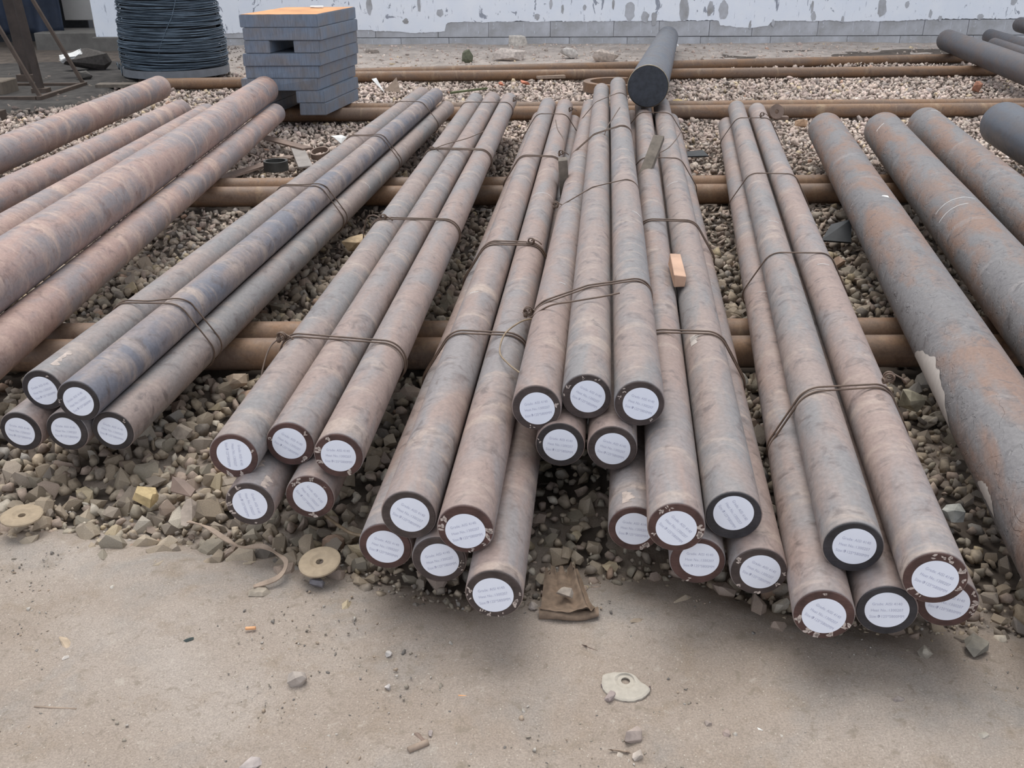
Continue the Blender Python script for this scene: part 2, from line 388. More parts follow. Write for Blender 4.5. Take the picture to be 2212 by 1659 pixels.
# left: pilaster, recessed beige bay, dark opening
def setting(name, sx, sy, sz, loc, mat, label, bev=.01):
    o = link(name, box(name, sx, sy, sz, mat, bev)); o.location = loc; tag(o, label, kind='structure'); return o
MT['brown_conc'] = simple('brown_concrete', (.15, .14, .125), .9, .3, 4, bump=.4, bd=.01)  # plain dark brown concrete with slight tone variation
setting('wall_left', .34, .5, 4.2, (-5.78, WY - .02, 2.33), MT['white_wall'], 'whitewashed wall pilaster behind the wire coil')
setting('trim_2', .40, .62, .24, (-5.78, WY - .05, .12), MT['brown_conc'], 'bare concrete foot of the pilaster')
setting('wall_recess', .86, .2, 4.0, (-6.33, WY + .75, 2.4), MT['beige'], 'beige recessed wall beside the pilaster')
setting('trim_3', .9, .9, .34, (-6.42, WY + .25, .12), MT['brown_conc'], 'grey concrete plinth under the beige recess')
setting('wall_shade_dark', 12, .2, 4.2, (-12.6, WY + 1.2, 2.0), MT['rubber'], 'wall behind the workshop frame, coloured near black for shade')  # shade of the left corner is put into this near-black wall colour
# tarpaulin added in the opening, its dark colour stands in for shade
vs = []; fs = []
tn, tm = 60, 30
for j in range(tm):
    for i in range(tn):
        u = i / (tn - 1); v_ = j / (tm - 1)
        vs.append((-8.75 + u * 2.15, WY + .15 + .07 * sin(u * 34 + v_ * 1.5) + .04 * mnoise.noise((u * 6, v_ * 3, 0)), .25 + v_ * 2.6 + .03 * sin(u * 20)))
fs = [(j * tn + i, j * tn + i + 1, (j + 1) * tn + i + 1, (j + 1) * tn + i) for j in range(tm - 1) for i in range(tn - 1)]
me = mesh('tarpaulin', vs, fs, MT['navy'], True)
bm = bmesh.new(); bm.from_mesh(me); bmesh.ops.solidify(bm, geom=bm.faces[:], thickness=.01); bm.to_mesh(me); bm.free()
tp = link('tarpaulin', me); tag(tp, 'tarpaulin hanging left of the pilaster, coloured dark navy for the shade there', 'tarpaulin')

# ------------------------------------------------------------------ rails (support pipes lying across)
def cyl_mesh(name, L, r, mat, k=48, seg=24, bev=.004, wob=0.):
    """axis along +Y from 0 to L, rounded rims, closed ends"""
    rings = [(0, r - bev), (bev * .3, r - bev * .3), (bev, r)] + [(bev + (L - 2 * bev) * i / seg, r) for i in range(1, seg)] + [(L - bev, r), (L - bev * .3, r - bev * .3), (L, r - bev)]
    vs = []
    for y, q in rings:
        dx = wob * mnoise.noise((y * .9, 2, 7)); dz = wob * mnoise.noise((y * .9, 9, 3))
        for j in range(k):
            a = 2 * pi * j / k; vs.append((q * cos(a) + dx, y, q * sin(a) + dz))
    n = len(rings)
    fs = [(i * k + j, (i + 1) * k + j, (i + 1) * k + (j + 1) % k, i * k + (j + 1) % k) for i in range(n - 1) for j in range(k)]
    fs.append(tuple(range(k))); fs.append(tuple((n - 1) * k + j for j in range(k))[::-1])
    me = mesh(name, vs, fs, mat, True)
    for p in list(me.polygons)[-2:]: p.use_smooth = False
    return me
def aim(o, a, b):
    a = Vector(a); b = Vector(b); o.location = a
    o.rotation_euler = (b - a).to_track_quat('Y', 'Z').to_euler()
RAILS = [
 ((-3.9, 3.20, .0525), (3.3, 3.215, .0525), 'rusty pipe lying crosswise under the bars, nearest to the camera'),
 ((-3.9, 3.355, .0525), (3.3, 3.40, .0525), 'rusty pipe just behind the nearest crosswise pipe'),
 ((-4.0, 5.60, .0525), (3.9, 5.645, .0525), 'front pipe of the middle crosswise pair under the bars'),
 ((-4.0, 5.83, .0525), (3.9, 5.875, .0525), 'back pipe of the middle crosswise pair under the bars'),
 ((-2.30, 8.60, .0525), (6.5, 8.77, .0525), 'front rusty pipe just beyond the far bar ends, under the slab stack'),
 ((-2.30, 8.86, .0525), (6.5, 9.03, .0525), 'back rusty pipe just beyond the far bar ends, under the slab stack'),
 ((-2.0, 11.25, .0525), (7.2, 11.60, .0525), 'front rusty pipe of the farthest pair near the wall'),
 ((-2.0, 11.53, .0525), (7.2, 13.08, .0525), 'back rusty pipe of the farthest pair near the wall'),
 ((-3.85, 10.70, .0525), (-2.02, 10.90, .0525), 'short rusty pipe in front of the wire coil')]
for a, b, lab in RAILS:
    L = (Vector(b) - Vector(a)).length
    o = link('rusty_pipe', cyl_mesh('rusty_pipe', L, .06, MT['rail'], 32, 20, .003, .003)); aim(o, a, b)
    tag(o, lab, 'pipe', 'rusty support pipes lying crosswise')

# ------------------------------------------------------------------ gravel
def rand_rot(n):
    q = rng.normal(size=(n, 4)); q /= np.linalg.norm(q, axis=1)[:, None]
    w_, x, y, z = q.T
    return np.stack([np.stack([1 - 2 * (y * y + z * z), 2 * (x * y - z * w_), 2 * (x * z + y * w_)], -1),
                     np.stack([2 * (x * y + z * w_), 1 - 2 * (x * x + z * z), 2 * (y * z - x * w_)], -1),
                     np.stack([2 * (x * z - y * w_), 2 * (y * z + x * w_), 1 - 2 * (x * x + y * y)], -1)], 1)
def protos(n, k, s0):
    out_ = []
    for i in range(n):
        bm = hull_stone(s0 + i, k, (1, random.Random(s0 + i).uniform(.65, .9), random.Random(i).uniform(.5, .75)))
        bmesh.ops.triangulate(bm, faces=bm.faces[:]); bm.verts.index_update()
        out_.append((np.array([v.co[:] for v in bm.verts]), np.array([[v.index for v in f.verts] for f in bm.faces]))); bm.free()
    return out_
PN = protos(16, 14, 100); PF = protos(10, 9, 300)
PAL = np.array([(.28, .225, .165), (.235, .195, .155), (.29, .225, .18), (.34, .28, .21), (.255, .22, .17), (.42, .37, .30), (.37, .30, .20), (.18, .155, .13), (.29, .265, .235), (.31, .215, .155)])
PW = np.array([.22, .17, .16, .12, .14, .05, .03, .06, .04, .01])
PAL_HAZE = np.array([(.32, .255, .215), (.29, .235, .20), (.35, .275, .24), (.37, .30, .255), (.31, .26, .22), (.42, .36, .31), (.39, .31, .21), (.25, .21, .185), (.34, .29, .265), (.36, .23, .17)])  # far stones: brighter, closer tones, haze painted into the colour
gzv = np.vectorize(gz)
def field(y0, y1, sp, wfac=.62, x_off=.9):
    P = []
    y = y0
    while y < y1:
        hw = wfac * y + x_off; n = int(2 * hw / sp)
        x = np.linspace(-hw, hw, n) + rng.uniform(-.42, .42, n) * sp
        P.append(np.stack([x, y + rng.uniform(-.42, .42, n) * sp], -1)); y += sp * .9
    return np.concatenate(P)
def keep(P, rad):
    m_ = np.ones(len(P), bool)
    for a, b, _ in RAILS:
        t_ = (P[:, 0] - a[0]) / (b[0] - a[0]); yy = a[1] + t_ * (b[1] - a[1])
        m_ &= ~((np.abs(P[:, 1] - yy) < .045 + rad * .6) & (t_ > 0) & (t_ < 1))
    return m_
sets = []
P = field(1.62, 4.6, .040)
d = P[:, 1] - edge_y(P[:, 0]) - .035 * rng.normal(size=len(P))
P = P[d > -.005]; sets.append(('n', P, np.exp(rng.normal(math.log(.0255), .36, len(P)))))
P = field(1.62, 2.4, .020); d = P[:, 1] - edge_y(P[:, 0]) - .05 * rng.normal(size=len(P)); P = P[(d > -.03) & (d < .16)]
sets.append(('n', P, np.exp(rng.normal(math.log(.008), .3, len(P)))))
P = field(4.6, 8.6, .044); sets.append(('f', P, np.exp(rng.normal(math.log(.0245), .30, len(P)))))
P = field(8.6, 12.6, .056, .60)
y0 = np.clip(12.3 + .09 * (P[:, 0] + 1), 11.9, 12.8); P = P[P[:, 1] < y0]
sets.append(('f', P, np.exp(rng.normal(math.log(.030), .30, len(P)))))
P = field(12.2, 14.4, .085, .60); P = P[(P[:, 0] > -4.4) & (P[:, 1] > 12.3 + .06 * P[:, 0]) & (rng.uniform(0, 1, len(P)) < .62)]
sets.append(('b', P, np.exp(rng.normal(math.log(.017), .5, len(P)))))
stones = []      # (kind, proto, pos, scale, rot, col)
allp = []
for kind, P, s_ in sets:
    s_ = np.where((P[:, 0] > -.35) & (P[:, 1] < 2.6), s_ * .72, s_); s_ = np.clip(s_, .004, .055); m_ = keep(P, s_); P = P[m_]; s_ = s_[m_]
    # far left corner: shade goes into the stone colours further down
    z = gzv(P[:, 0], P[:, 1]) + rng.uniform(-.45, .30, len(P)) * s_ - .006
    if kind == 'b':
        z = np.array([-.012 + .11 * min(1, max(0, (y - min(max(12.25 + .09 * (x + 1), 11.9), 12.85)) / 1.6)) + .022 * mnoise.noise((x * 1.4, y * 1.6, 2)) + .012 * mnoise.noise((x * 6, y * 6, 5)) for x, y in P])
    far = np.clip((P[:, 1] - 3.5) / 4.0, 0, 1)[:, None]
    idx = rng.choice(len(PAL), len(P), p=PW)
    col = (PAL[idx] * (1 - far) + PAL_HAZE[idx] * far) * rng.uniform(1.0, 1.45, (len(P), 1)) * (1 + .30 * far)  # blends to the paler haze-tinted tones with distance
    # shade left of the workshop frame, put into darker stone colours
    shade_dk = np.clip(((P[:, 1] - 8.4) - (P[:, 0] + 4.75) * 1.75) / .5, 0, 1) * np.clip((-3.2 - P[:, 0]) / .4, 0, 1)
    col *= (1 - .68 * shade_dk)[:, None]
    bl = .5 + .5 * np.sin(P[:, 0] * 2.3 + 1.2 * np.sin(P[:, 1] * 1.7)); col *= (.88 + .2 * bl)[:, None]
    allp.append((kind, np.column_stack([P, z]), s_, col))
kinds = np.concatenate([np.full(len(a[1]), a[0] == 'n') for a in allp]); pos = np.concatenate([a[1] for a in allp])
scl = np.concatenate([a[2] for a in allp]); col = np.concatenate([a[3] for a in allp]); rots = rand_rot(len(pos))
# push stones that would poke into a bar or the slab stack downwards
for n_, (a, b, r) in BARS.items():
    t_ = (pos[:, 1] - a[1]) / (b[1] - a[1]); ok = (t_ > -.02) & (t_ < 1.02)
    ax = a[0] + t_ * (b[0] - a[0]); az = a[2] + t_ * (b[2] - a[2])
    near = ok & (np.abs(pos[:, 0] - ax) < r + .03); lim = az - r - scl - .006
    pos[near, 2] = np.minimum(pos[near, 2], np.maximum(lim[near], -.03))
# the 300 stones that show largest become single pieces
cp = np.array([0, 0, CH]); v = pos - cp; dep = v @ np.array(fw); sxp = v @ np.array(rt) / dep; syp = v @ np.array(up) / dep
inv = (np.abs(sxp) < .54) & (np.abs(syp) < .405) & kinds
app = np.where(inv, scl / dep, 0); cand = np.argsort(-app)[:1500]; pick = []
for i in cand:
    if app[i] <= 0: break
    hid = False; dv = v[i]
    for n_, (a, b, r) in BARS.items():
        A = np.array(a) - cp; Bv = np.array(b) - np.array(a)
        # closest approach between the sight line and the bar axis
        a11 = dv @ dv; a12 = -(dv @ Bv); a22 = Bv @ Bv; b1 = dv @ A; b2 = -(Bv @ A)
        det = a11 * a22 - a12 * a12; s1 = (b1 * a22 - a12 * b2) / det; s2 = (a11 * b2 - a12 * b1) / det
        s1 = min(max(s1, 0), 1); s2 = min(max(s2, 0), 1)
        if np.linalg.norm(dv * s1 - (A + Bv * s2)) < r: hid = True; break
    if not hid: pick.append(i)
    if len(pick) == 300: break
pick = np.array(pick)
bed = bpy.data.objects.new('gravel_bed', None); COL.objects.link(bed)
tag(bed, 'bed of loose crushed tan and brown stones under the bars', 'gravel')
pm = []
for V, F in PN:
    me = bpy.data.meshes.new('stone'); me.from_pydata([tuple(x) for x in V], [], [tuple(int(k) for k in f) for f in F]); me.update(); me.materials.append(MT['tint']); pm.append(me)
protoid = rng.integers(0, 16, len(pos))
for i in pick:
    o = bpy.data.objects.new('stone', pm[protoid[i]]); COL.objects.link(o); o.parent = bed
    m4 = Matrix([[*(rots[i][0] * scl[i]), pos[i][0]], [*(rots[i][1] * scl[i]), pos[i][1]], [*(rots[i][2] * scl[i]), pos[i][2]], [0, 0, 0, 1]])
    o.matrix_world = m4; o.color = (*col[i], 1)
mask = np.ones(len(pos), bool); mask[pick] = False
def mass(name, sel, pr, parent):
    Vs, Fs, Cs = [], [], []; base = 0
    for k in range(len(pr)):
        ids = sel[(protoid[sel] % len(pr)) == k]
        if not len(ids): continue
        V, F = pr[k]; W_ = np.einsum('nij,vj->nvi', rots[ids], V) * scl[ids][:, None, None] + pos[ids][:, None, :]
        Vs.append(W_.reshape(-1, 3)); Fs.append((F[None] + (np.arange(len(ids)) * len(V))[:, None, None]).reshape(-1, 3) + base)
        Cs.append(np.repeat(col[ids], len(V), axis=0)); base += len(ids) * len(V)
    Vv = np.concatenate(Vs); Ff = np.concatenate(Fs); Cc = np.concatenate(Cs)
    me = bpy.data.meshes.new(name); me.vertices.add(len(Vv)); me.vertices.foreach_set('co', Vv.astype('f').ravel())
    me.loops.add(Ff.size); me.loops.foreach_set('vertex_index', Ff.astype('i').ravel())
    me.polygons.add(len(Ff)); me.polygons.foreach_set('loop_start', np.arange(0, Ff.size, 3, dtype='i'))
    me.polygons.foreach_set('loop_total', np.full(len(Ff), 3, dtype='i'))
    me.update(calc_edges=True); at = me.attributes.new('col', 'FLOAT_COLOR', 'POINT')
    at.data.foreach_set('color', np.column_stack([Cc, np.ones(len(Cc))]).astype('f').ravel())
    me.materials.append(MT['gravel']); o = link(name, me, parent); tag(o, kind='stuff'); return o
ids = np.arange(len(pos))
mass('loose_stones', ids[mask & kinds], PN, bed); mass('loose_stones', ids[mask & ~kinds], PF, bed)
# grit strewn over the dirt floor
n = 6500; gxp = rng.uniform(-1.6, 1.6, n); gyp = rng.uniform(1.05, 2.05, n) ; m_ = gyp < edge_y(gxp) + .02
cl = np.array([mnoise.noise((x * 3, y * 3, 7)) for x, y in zip(gxp, gyp)]); m_ &= (cl + rng.uniform(-.3, .3, n)) > -.02
gxp = gxp[m_]; gyp = gyp[m_]; n = len(gxp)
pos = np.column_stack([gxp, gyp, np.full(n, .0035)]); scl = np.exp(rng.normal(math.log(.0024), .5, n)); rots = rand_rot(n)
col = np.array([(.30, .26, .21), (.45, .41, .36), (.20, .18, .16), (.36, .28, .21)])[rng.integers(0, 4, n)]; protoid = rng.integers(0, 10, n)
gt = mass('grit', np.arange(n), PF, None); tag(gt, 'fine grit strewn over the packed dirt floor', 'grit', kind='stuff')

# ------------------------------------------------------------------ text print, label and end parts
def text_mesh():
    cu = bpy.data.curves.new('print', 'FONT'); cu.body = 'Grade: AISI 4140\nHeat No.:1300207\nSize:\u03a6125*5800MM'
    cu.size = .0098; cu.space_line = 1.62; cu.align_x = 'CENTER'; cu.resolution_u = 2; cu.space_character = 1.05
    o = bpy.data.objects.new('tmp', cu); COL.objects.link(o); bpy.context.view_layer.update()
    dg = bpy.context.evaluated_depsgraph_get(); me = bpy.data.meshes.new_from_object(o.evaluated_get(dg))
    bpy.data.objects.remove(o)
    zs = [v.co.y for v in me.vertices]; my = (min(zs) + max(zs)) / 2
    xs_ = [v.co.x for v in me.vertices]; sx = .068 / (max(xs_) - min(xs_)) 
    for v in me.vertices: v.co = Vector((v.co.x * sx, -.0012, v.co.y - my))   # faces -Y
    me.materials.clear(); me.materials.append(MT['ink']); me.name = 'printing'; return me
TXT = text_mesh()
def disc_mesh(name, r, th, mat, k=56, bev=.0):
    vs = []; 
    for y, q in ((-th, r - bev), (-th + bev, r), (0, r)):
        for j in range(k): a = 2 * pi * j / k; vs.append((q * cos(a), y, q * sin(a)))
    fs = [tuple(range(k))] + [(i * k + j, i * k + (j + 1) % k, (i + 1) * k + (j + 1) % k, (i + 1) * k + j) for i in range(2) for j in range(k)]
    me = mesh(name, vs, fs, mat); return me
LAB = disc_mesh('end_label', .0440, .0009, MT['paper'], 64, .0002)
ENDM = disc_mesh('sawn_end', R0 - .0025, .0025, MT['end'], 64, .0012)
def residue_mesh(spots, seed):
    r = random.Random(seed); vs = []; fs = []
    for deg_, size in spots:
        for q in range(r.randint(2, 4)):
            a = radians(deg_ + r.uniform(-7, 7)); rad = r.uniform(.0475, .0575); cx, cz = rad * cos(a), rad * sin(a); n = 9; s_ = size * r.uniform(.5, 1.1); th = r.uniform(0, pi)
            b0 = len(vs)
            for i in range(n):
                b = 2 * pi * i / n; e = r.uniform(.55, 1.15); px, pz = s_ * cos(b) * e, s_ * .5 * sin(b) * e
                X, Z = cx + px * cos(th) - pz * sin(th), cz + px * sin(th) + pz * cos(th)
                k = hypot(X, Z); 
                if k > .0598: X *= .0598 / k; Z *= .0598 / k
                vs.append((X, -.0033, Z))
            vs += [(x, -.0024, z) for x, _, z in vs[b0:b0 + n]]
            fs.append(tuple(range(b0, b0 + n))); fs += [(b0 + i, b0 + (i + 1) % n, b0 + n + (i + 1) % n, b0 + n + i) for i in range(n)]
    return mesh('paper_residue', vs, fs, MT['residue'])

BR, DK, RD, BK = (.060, .044, .040), (.036, .030, .030), (.080, .040, .034), (.032, .030, .034)
# key: material, end colour, print angle, label offset, residue spots [(deg,size)], label text
INFO = dict(
A1=('bar_grey', DK, 20, (0, -.002), [(60, .003)], 'upper left bar of the leftmost tied bundle, white round end label'),
A2=('bar_blue', DK, 32, (.001, -.001), [(180, .003)], 'blue-tinged upper right bar of the leftmost tied bundle'),
A3=('bar', DK, -10, (-.002, .0), [], 'lower left bar of the leftmost tied bundle, its end showing low at left'),
A4=('bar', DK, -4, (-.002, .0), [], 'lower middle bar of the leftmost tied bundle'),
A5=('bar_grey', DK, -18, (-.001, .0), [(40, .003)], 'lower right bar of the leftmost tied bundle, fully exposed along its side'),
B1=('bar_grey', RD, -90, (.002, .004), [(-110, .008), (-75, .008), (15, .004)], 'left bar on top of the second bundle, end label printed sideways'),
B2=('bar', RD, -33, (-.002, .002), [(165, .005), (40, .005), (-55, .008)], 'middle bar on top of the second bundle from the left'),
B3=('bar', RD, -2, (.0, .0), [(118, .008), (165, .008), (200, .007), (-62, .008)], 'right bar on top of the second bundle, pale marks around its label'),
B4=('bar', BR, -78, (.0, .001), [(118, .005), (150, .005), (180, .009), (205, .006), (-80, .005)], 'lower left bar of the second bundle, tucked under the top three'),
B5=('bar', RD, -55, (.001, .001), [(140, .006), (120, .007), (85, .006), (40, .003), (-85, .008)], 'lower right bar of the second bundle, ending over the gravel'),
C1=('bar', BR, -30, (.003, .002), [], 'upper left bar of the third bundle, plain brown sawn end'),
C2=('bar', RD, 17, (.0, -.004), [(155, .010), (178, .007), (0, .010), (-20, .008), (-45, .004), (-80, .004)], 'upper right bar of the third bundle, cream residue each side of its label'),
C3=('bar', RD, -17, (.0, .0), [], 'lower left bar of the third bundle, label clipped by the bar above'),
C4=('bar', BR, 17, (.002, .0), [(0, .003), (-20, .003)], 'lower middle bar of the third bundle from the left'),
C5=('bar', BR, 14, (-.002, -.002), [(170, .005), (190, .005), (5, .005), (-22, .009), (-75, .005), (-100, .005), (-120, .004)], 'foremost bar of the third bundle, lying low and reaching the dirt floor'),
D1=('bar', BR, 12, (.002, -.001), [(15, .007), (-100, .003)], 'left bar on top of the raised centre bundle'),
D2=('bar_grey', BR, -26, (.003, .001), [(150, .004), (175, .004), (100, .003), (60, .003)], 'middle bar on top of the raised centre bundle'),
D3=('bar_grey', BR, -17, (.003, .0), [(165, .004), (140, .004), (-50, .003)], 'right bar on top of the raised centre bundle'),
D4=('bar', DK, -6, (.0, .0), [(170, .003)], 'lower left bar of the raised centre bundle, in the shadow'),
D5=('bar', BR, -15, (.001, -.001), [], 'lower right bar of the raised centre bundle'),
E1=('bar', RD, -5, (-.0005, .001), [(-55, .009), (-72, .008)], 'lower left bar of the bundle right of centre, half hidden behind its neighbour'),
E2=('bar', RD, -42, (.0, -.001), [(135, .006), (5, .008), (-12, .010), (205, .005), (110, .004)], 'upper left bar of the bundle right of centre, chipped rim at its end'),
E3=('bar_grey', BK, -55, (-.001, .007), [], 'upper right bar of the bundle right of centre, smooth dark end'),
E4=('bar', RD, 0, (.004, .004), [(-105, .005)], 'lower middle bar of the bundle right of centre'),
E5=('bar', BR, -25, (.003, .0), [(150, .006), (-5, .004), (-30, .006), (-90, .006), (-140, .006)], 'lower right bar of the bundle right of centre'),
F1=('bar', RD, -28, (.0, -.002), [(203, .010), (-120, .009), (-95, .008), (-65, .010), (-25, .008), (95, .005)], 'foremost bar at right, lower left of its bundle, with flaky white marks'),
F2=('bar_grey', BK, -8, (.002, .003), [], 'upper left bar of the bundle at right, dark smooth sawn end'),
F3=('bar', RD, -20, (.0, -.0015), [(105, .006), (85, .006), (65, .006), (25, .008), (0, .006), (-25, .006), (215, .006), (-120, .006)], 'upper right bar of the bundle at right, dotted with pale residue'),
F4=('bar', BK, 7, (.0, .002), [], 'lower middle bar of the bundle at right, dark end nearly at the floor'),
F5=('bar', RD, -12, (.0, .0), [(30, .007), (8, .008), (-12, .006), (-25, .005)], 'lower right bar of the bundle at right, partly behind the bar above it'))
GN = dict(A='leftmost tied bundle', B='second tied bundle from the left', C='third tied bundle from the left', D='raised centre bundle', E='bundle right of centre', F='tied bundle at right')
def axis_obj(o, a, b, roll=0.):
    a = Vector(a); b = Vector(b); q = (b - a).to_track_quat('Y', 'Z'); o.location = a
    o.rotation_euler = (q @ Matrix.Rotation(roll, 3, 'Y').to_quaternion()).to_euler()
BM_ = {}
for k_ in ('bar', 'bar_grey', 'bar_blue'): BM_[k_] = cyl_mesh('steel_bar', 5.8, R0, MT[k_], 56, 30, .0025, .0012)
for kx, (mk, ec, ang, off, spots, lab) in INFO.items():
    a, b, r = BARS[kx]
    o = link('steel_bar', BM_[mk]); axis_obj(o, a, b); tag(o, 'round steel bar: ' + lab if False else lab, 'steel bar', 'steel bars of the ' + GN[kx[0]])
    e = link('sawn_end', ENDM, o); e.color = (*ec, 1)
    l_ = link('end_label', LAB, o, (off[0], -.0025, off[1])); l_.rotation_euler = (0, -radians(ang), 0)
    link('printing', TXT, l_)
    if spots: o_r = link('paper_residue', residue_mesh(spots, hash(lab) % 1000 if False else sum(map(ord, kx))), o); o_r['kind'] = 'stuff'

# big rounds, reddish rounds, forging and far pipes
BIG = dict(
J1=('bar_red', 'outermost reddish steel bar at far left, pointing at the wire coil', 'reddish steel bars at left'),
J2=('bar_red', 'reddish bar second from the left edge, lying lower than the outermost one', 'reddish steel bars at left'),
J3=('bar_red', 'mostly hidden reddish bar beside the thickest one at left', 'reddish steel bars at left'),
J4=('bar_red', 'thickest reddish steel bar at left, its far end before the slab stack', 'reddish steel bars at left'),
J5=('bar_red', 'reddish bar nearest the leftmost tied bundle', 'reddish steel bars at left'),
G1=('round_grey', 'thick flaking grey round bar beside the rightmost bundle, white scraped side', 'thick grey round bars at right'),
G2=('round_grey', 'thick grey round bar with thin white chalk arcs, second at right', 'thick grey round bars at right'),
G3=('round_grey', 'third thick round bar at right, pinkish grey', 'thick grey round bars at right'),
G4=('forging', 'very thick blue-black round bar at the right edge', 'thick grey round bars at right'),
H1=('pipe_dark', 'dark round bar at top right, reaching farthest left over the rear pipes', 'dark bars near the wall at right'),
H2=('pipe_dark', 'dark round bar in the upper middle of the pile at top right', 'dark bars near the wall at right'),
H3=('pipe_dark', 'topmost dark bar of the pile at the top right corner', 'dark bars near the wall at right'),
H4=('pipe_dark', 'low dark bar squeezed inside the pile at top right', 'dark bars near the wall at right'),
I1=('forging', 'large blue-black round bar resting on the bar ends, pointing at the wall', None))
OB = {}
for kx, (mk, lab, grp) in BIG.items():
    a, b, r = BARS[kx]; L = (Vector(b) - Vector(a)).length
    o = link('steel_bar' if kx[0] in 'JGH' else 'forged_round', cyl_mesh('steel_bar', L, r, MT[mk], 72, 36, .012 if kx[0] in 'JGH' else .006, .004 if kx[0] == 'J' else .002))
    axis_obj(o, a, b); tag(o, lab, 'steel bar', grp); OB[kx] = o
# parts of the large ones
e = link('sawn_end', disc_mesh('sawn_end', .142, .004, MT['end'], 64, .002), OB['I1']); e.color = (.030, .034, .042, 1)
vs = []; fs = []; kk = 64
for i, (rr, yy) in enumerate(((.143, -.004), (.1465, .002), (.1466, .008), (.145, .012))):
    for j in range(kk): q = 2 * pi * j / kk; vs.append((rr * cos(q), yy, rr * sin(q)))
fs = [(i * kk + j, (i + 1) * kk + j, (i + 1) * kk + (j + 1) % kk, i * kk + (j + 1) % kk) for i in range(3) for j in range(kk)]
tag(link('rusty_rim', mesh('rusty_rim', vs, fs, simple('tan_rust_rim', (.25, .20, .13), .7, .5, 25), True), OB['I1']), 'thin tan rusty rim')
def skin_patch(name, r, y0, y1, a0, a1, mat, seed, n=40, k=14, lift=.0012, shape=None):
    """patch hugging a bar; angle measured from +X towards +Z, ragged outline"""
    vs = []; fs = []
    for i in range(n + 1):
        t_ = i / n; y = y0 + (y1 - y0) * t_
        w_ = (shape(t_) if shape else sin(pi * t_) ** .6); j0 = .12 * mnoise.noise((t_ * 9, seed, 0)); j1 = .22 * mnoise.noise((t_ * 13, seed, 5))
        A0 = a0 + (a1 - a0) * (0 + j0 * w_); A1 = a0 + (a1 - a0) * max(.01, w_ * (1 + j1))
        for j in range(k + 1):
            q = A0 + (A1 - A0) * j / k; vs.append(((r + lift) * cos(q), y, (r + lift) * sin(q)))
    fs = [(i * (k + 1) + j, i * (k + 1) + j + 1, (i + 1) * (k + 1) + j + 1, (i + 1) * (k + 1) + j) for i in range(n) for j in range(k)]
    return mesh(name, vs, fs, mat, True)
MT['scrape'] = simple('whitish_scraped_steel', (.50, .45, .41), .6, .1, 30)
MT['chalk'] = simple('white_chalk', (.70, .70, .68), .8, .15, 60)
o = link('scraped_patch', skin_patch('scraped_patch', .118, .98, 1.50, radians(200), radians(160), MT['scrape'], 3.3), OB['G1']); tag(o, 'whitish scraped patch')
o = link('scraped_patch', skin_patch('scraped_patch', .118, .50, .66, radians(195), radians(176), MT['scrape'], 7.3), OB['G1']); tag(o, 'small whitish scraped patch')
o = link('paint_dot', skin_patch('paint_dot', .118, 3.05, 3.09, radians(78), radians(92), MT['white'], 1.3, 10, 6), OB['G1']); tag(o, 'white paint dot')
def chalk_arc(par, r, y, a0, a1, th=.0016, dy=.0, mat='chalk'):
    pts = []
    n = 26
    for i in range(n + 1):
        q = radians(a0 + (a1 - a0) * i / n); pts.append(((r + .0002) * cos(q), y + dy * i / n + .004 * mnoise.noise((i * .3, y, 1)), (r + .0002) * sin(q)))
    o = link('chalk_mark', tube('chalk_mark', pts, th, MT[mat], 5), par); tag(o, 'thin white chalk line'); return o
chalk_arc(OB['G2'], .127, 2.95, 160, 70, .0018, .03); chalk_arc(OB['G2'], .127, 2.84, 165, 95, .0018, .02)
chalk_arc(OB['G2'], .127, 5.0, 150, 120, .0022, .05); chalk_arc(OB['G3'], .12, 4.7, 95, 60, .002)
bars_by = {o.name: o for o in bpy.data.objects if o.name.startswith('steel_bar')}
keys = list(INFO); SB = {k: bpy.data.objects['steel_bar' + ('' if i == 0 else '.%03d' % i)] for i, k in enumerate(keys)}
for k, y, a0, a1 in (('D3', 1.62, 75, 35), ('D3', 3.5, 130, 90), ('C2', 2.78, 140, 30), ('C1', 1.3, 120, 90), ('E3', 2.95, 150, 90), ('F1', 1.83, 110, 70), ('F2', 2.35, 100, 60), ('F3', 1.85, 110, 70), ('A2', 3.35, 110, 20), ('A5', 2.85, 60, 20), ('D1', .85, 80, 60)):
    chalk_arc(SB[k], R0, y, a0, a1, .0011)
for k, sx_a in (('E3', 1),):
    o = link('scraped_patch', skin_patch('scraped_patch', R0, .86, .93, radians(140), radians(75), MT['scrape'], 2.2, 24, 8, .0006, lambda t_: .25 + .5 * abs(mnoise.noise((t_ * 5, 1, 1)))), SB[k]); tag(o, 'pale scraped arc')
MT['scuff_steel'] = simple('bright_scuffed_steel', (.42, .345, .30), .3, .3, 60)  # paler worn steel for the scuff marks
for k, y0, y1, a0, a1, s_ in (('B4', .0, .05, 60, 20, 4.4), ('B4', .07, .11, 95, 60, 1.4), ('E1', .02, .07, 120, 70, 2.4), ('A1', .04, .14, 80, 40, 6.), ('D5', .01, .05, 40, 10, 3.)):
    o = link('scuff', skin_patch('scuff', R0, y0, y1, radians(a0), radians(a1), MT['scuff_steel'], s_, 12, 6, .0005, lambda t_: .2 + .6 * abs(mnoise.noise((t_ * 4, s_, 1)))), SB[k]); tag(o, 'bright scuff')

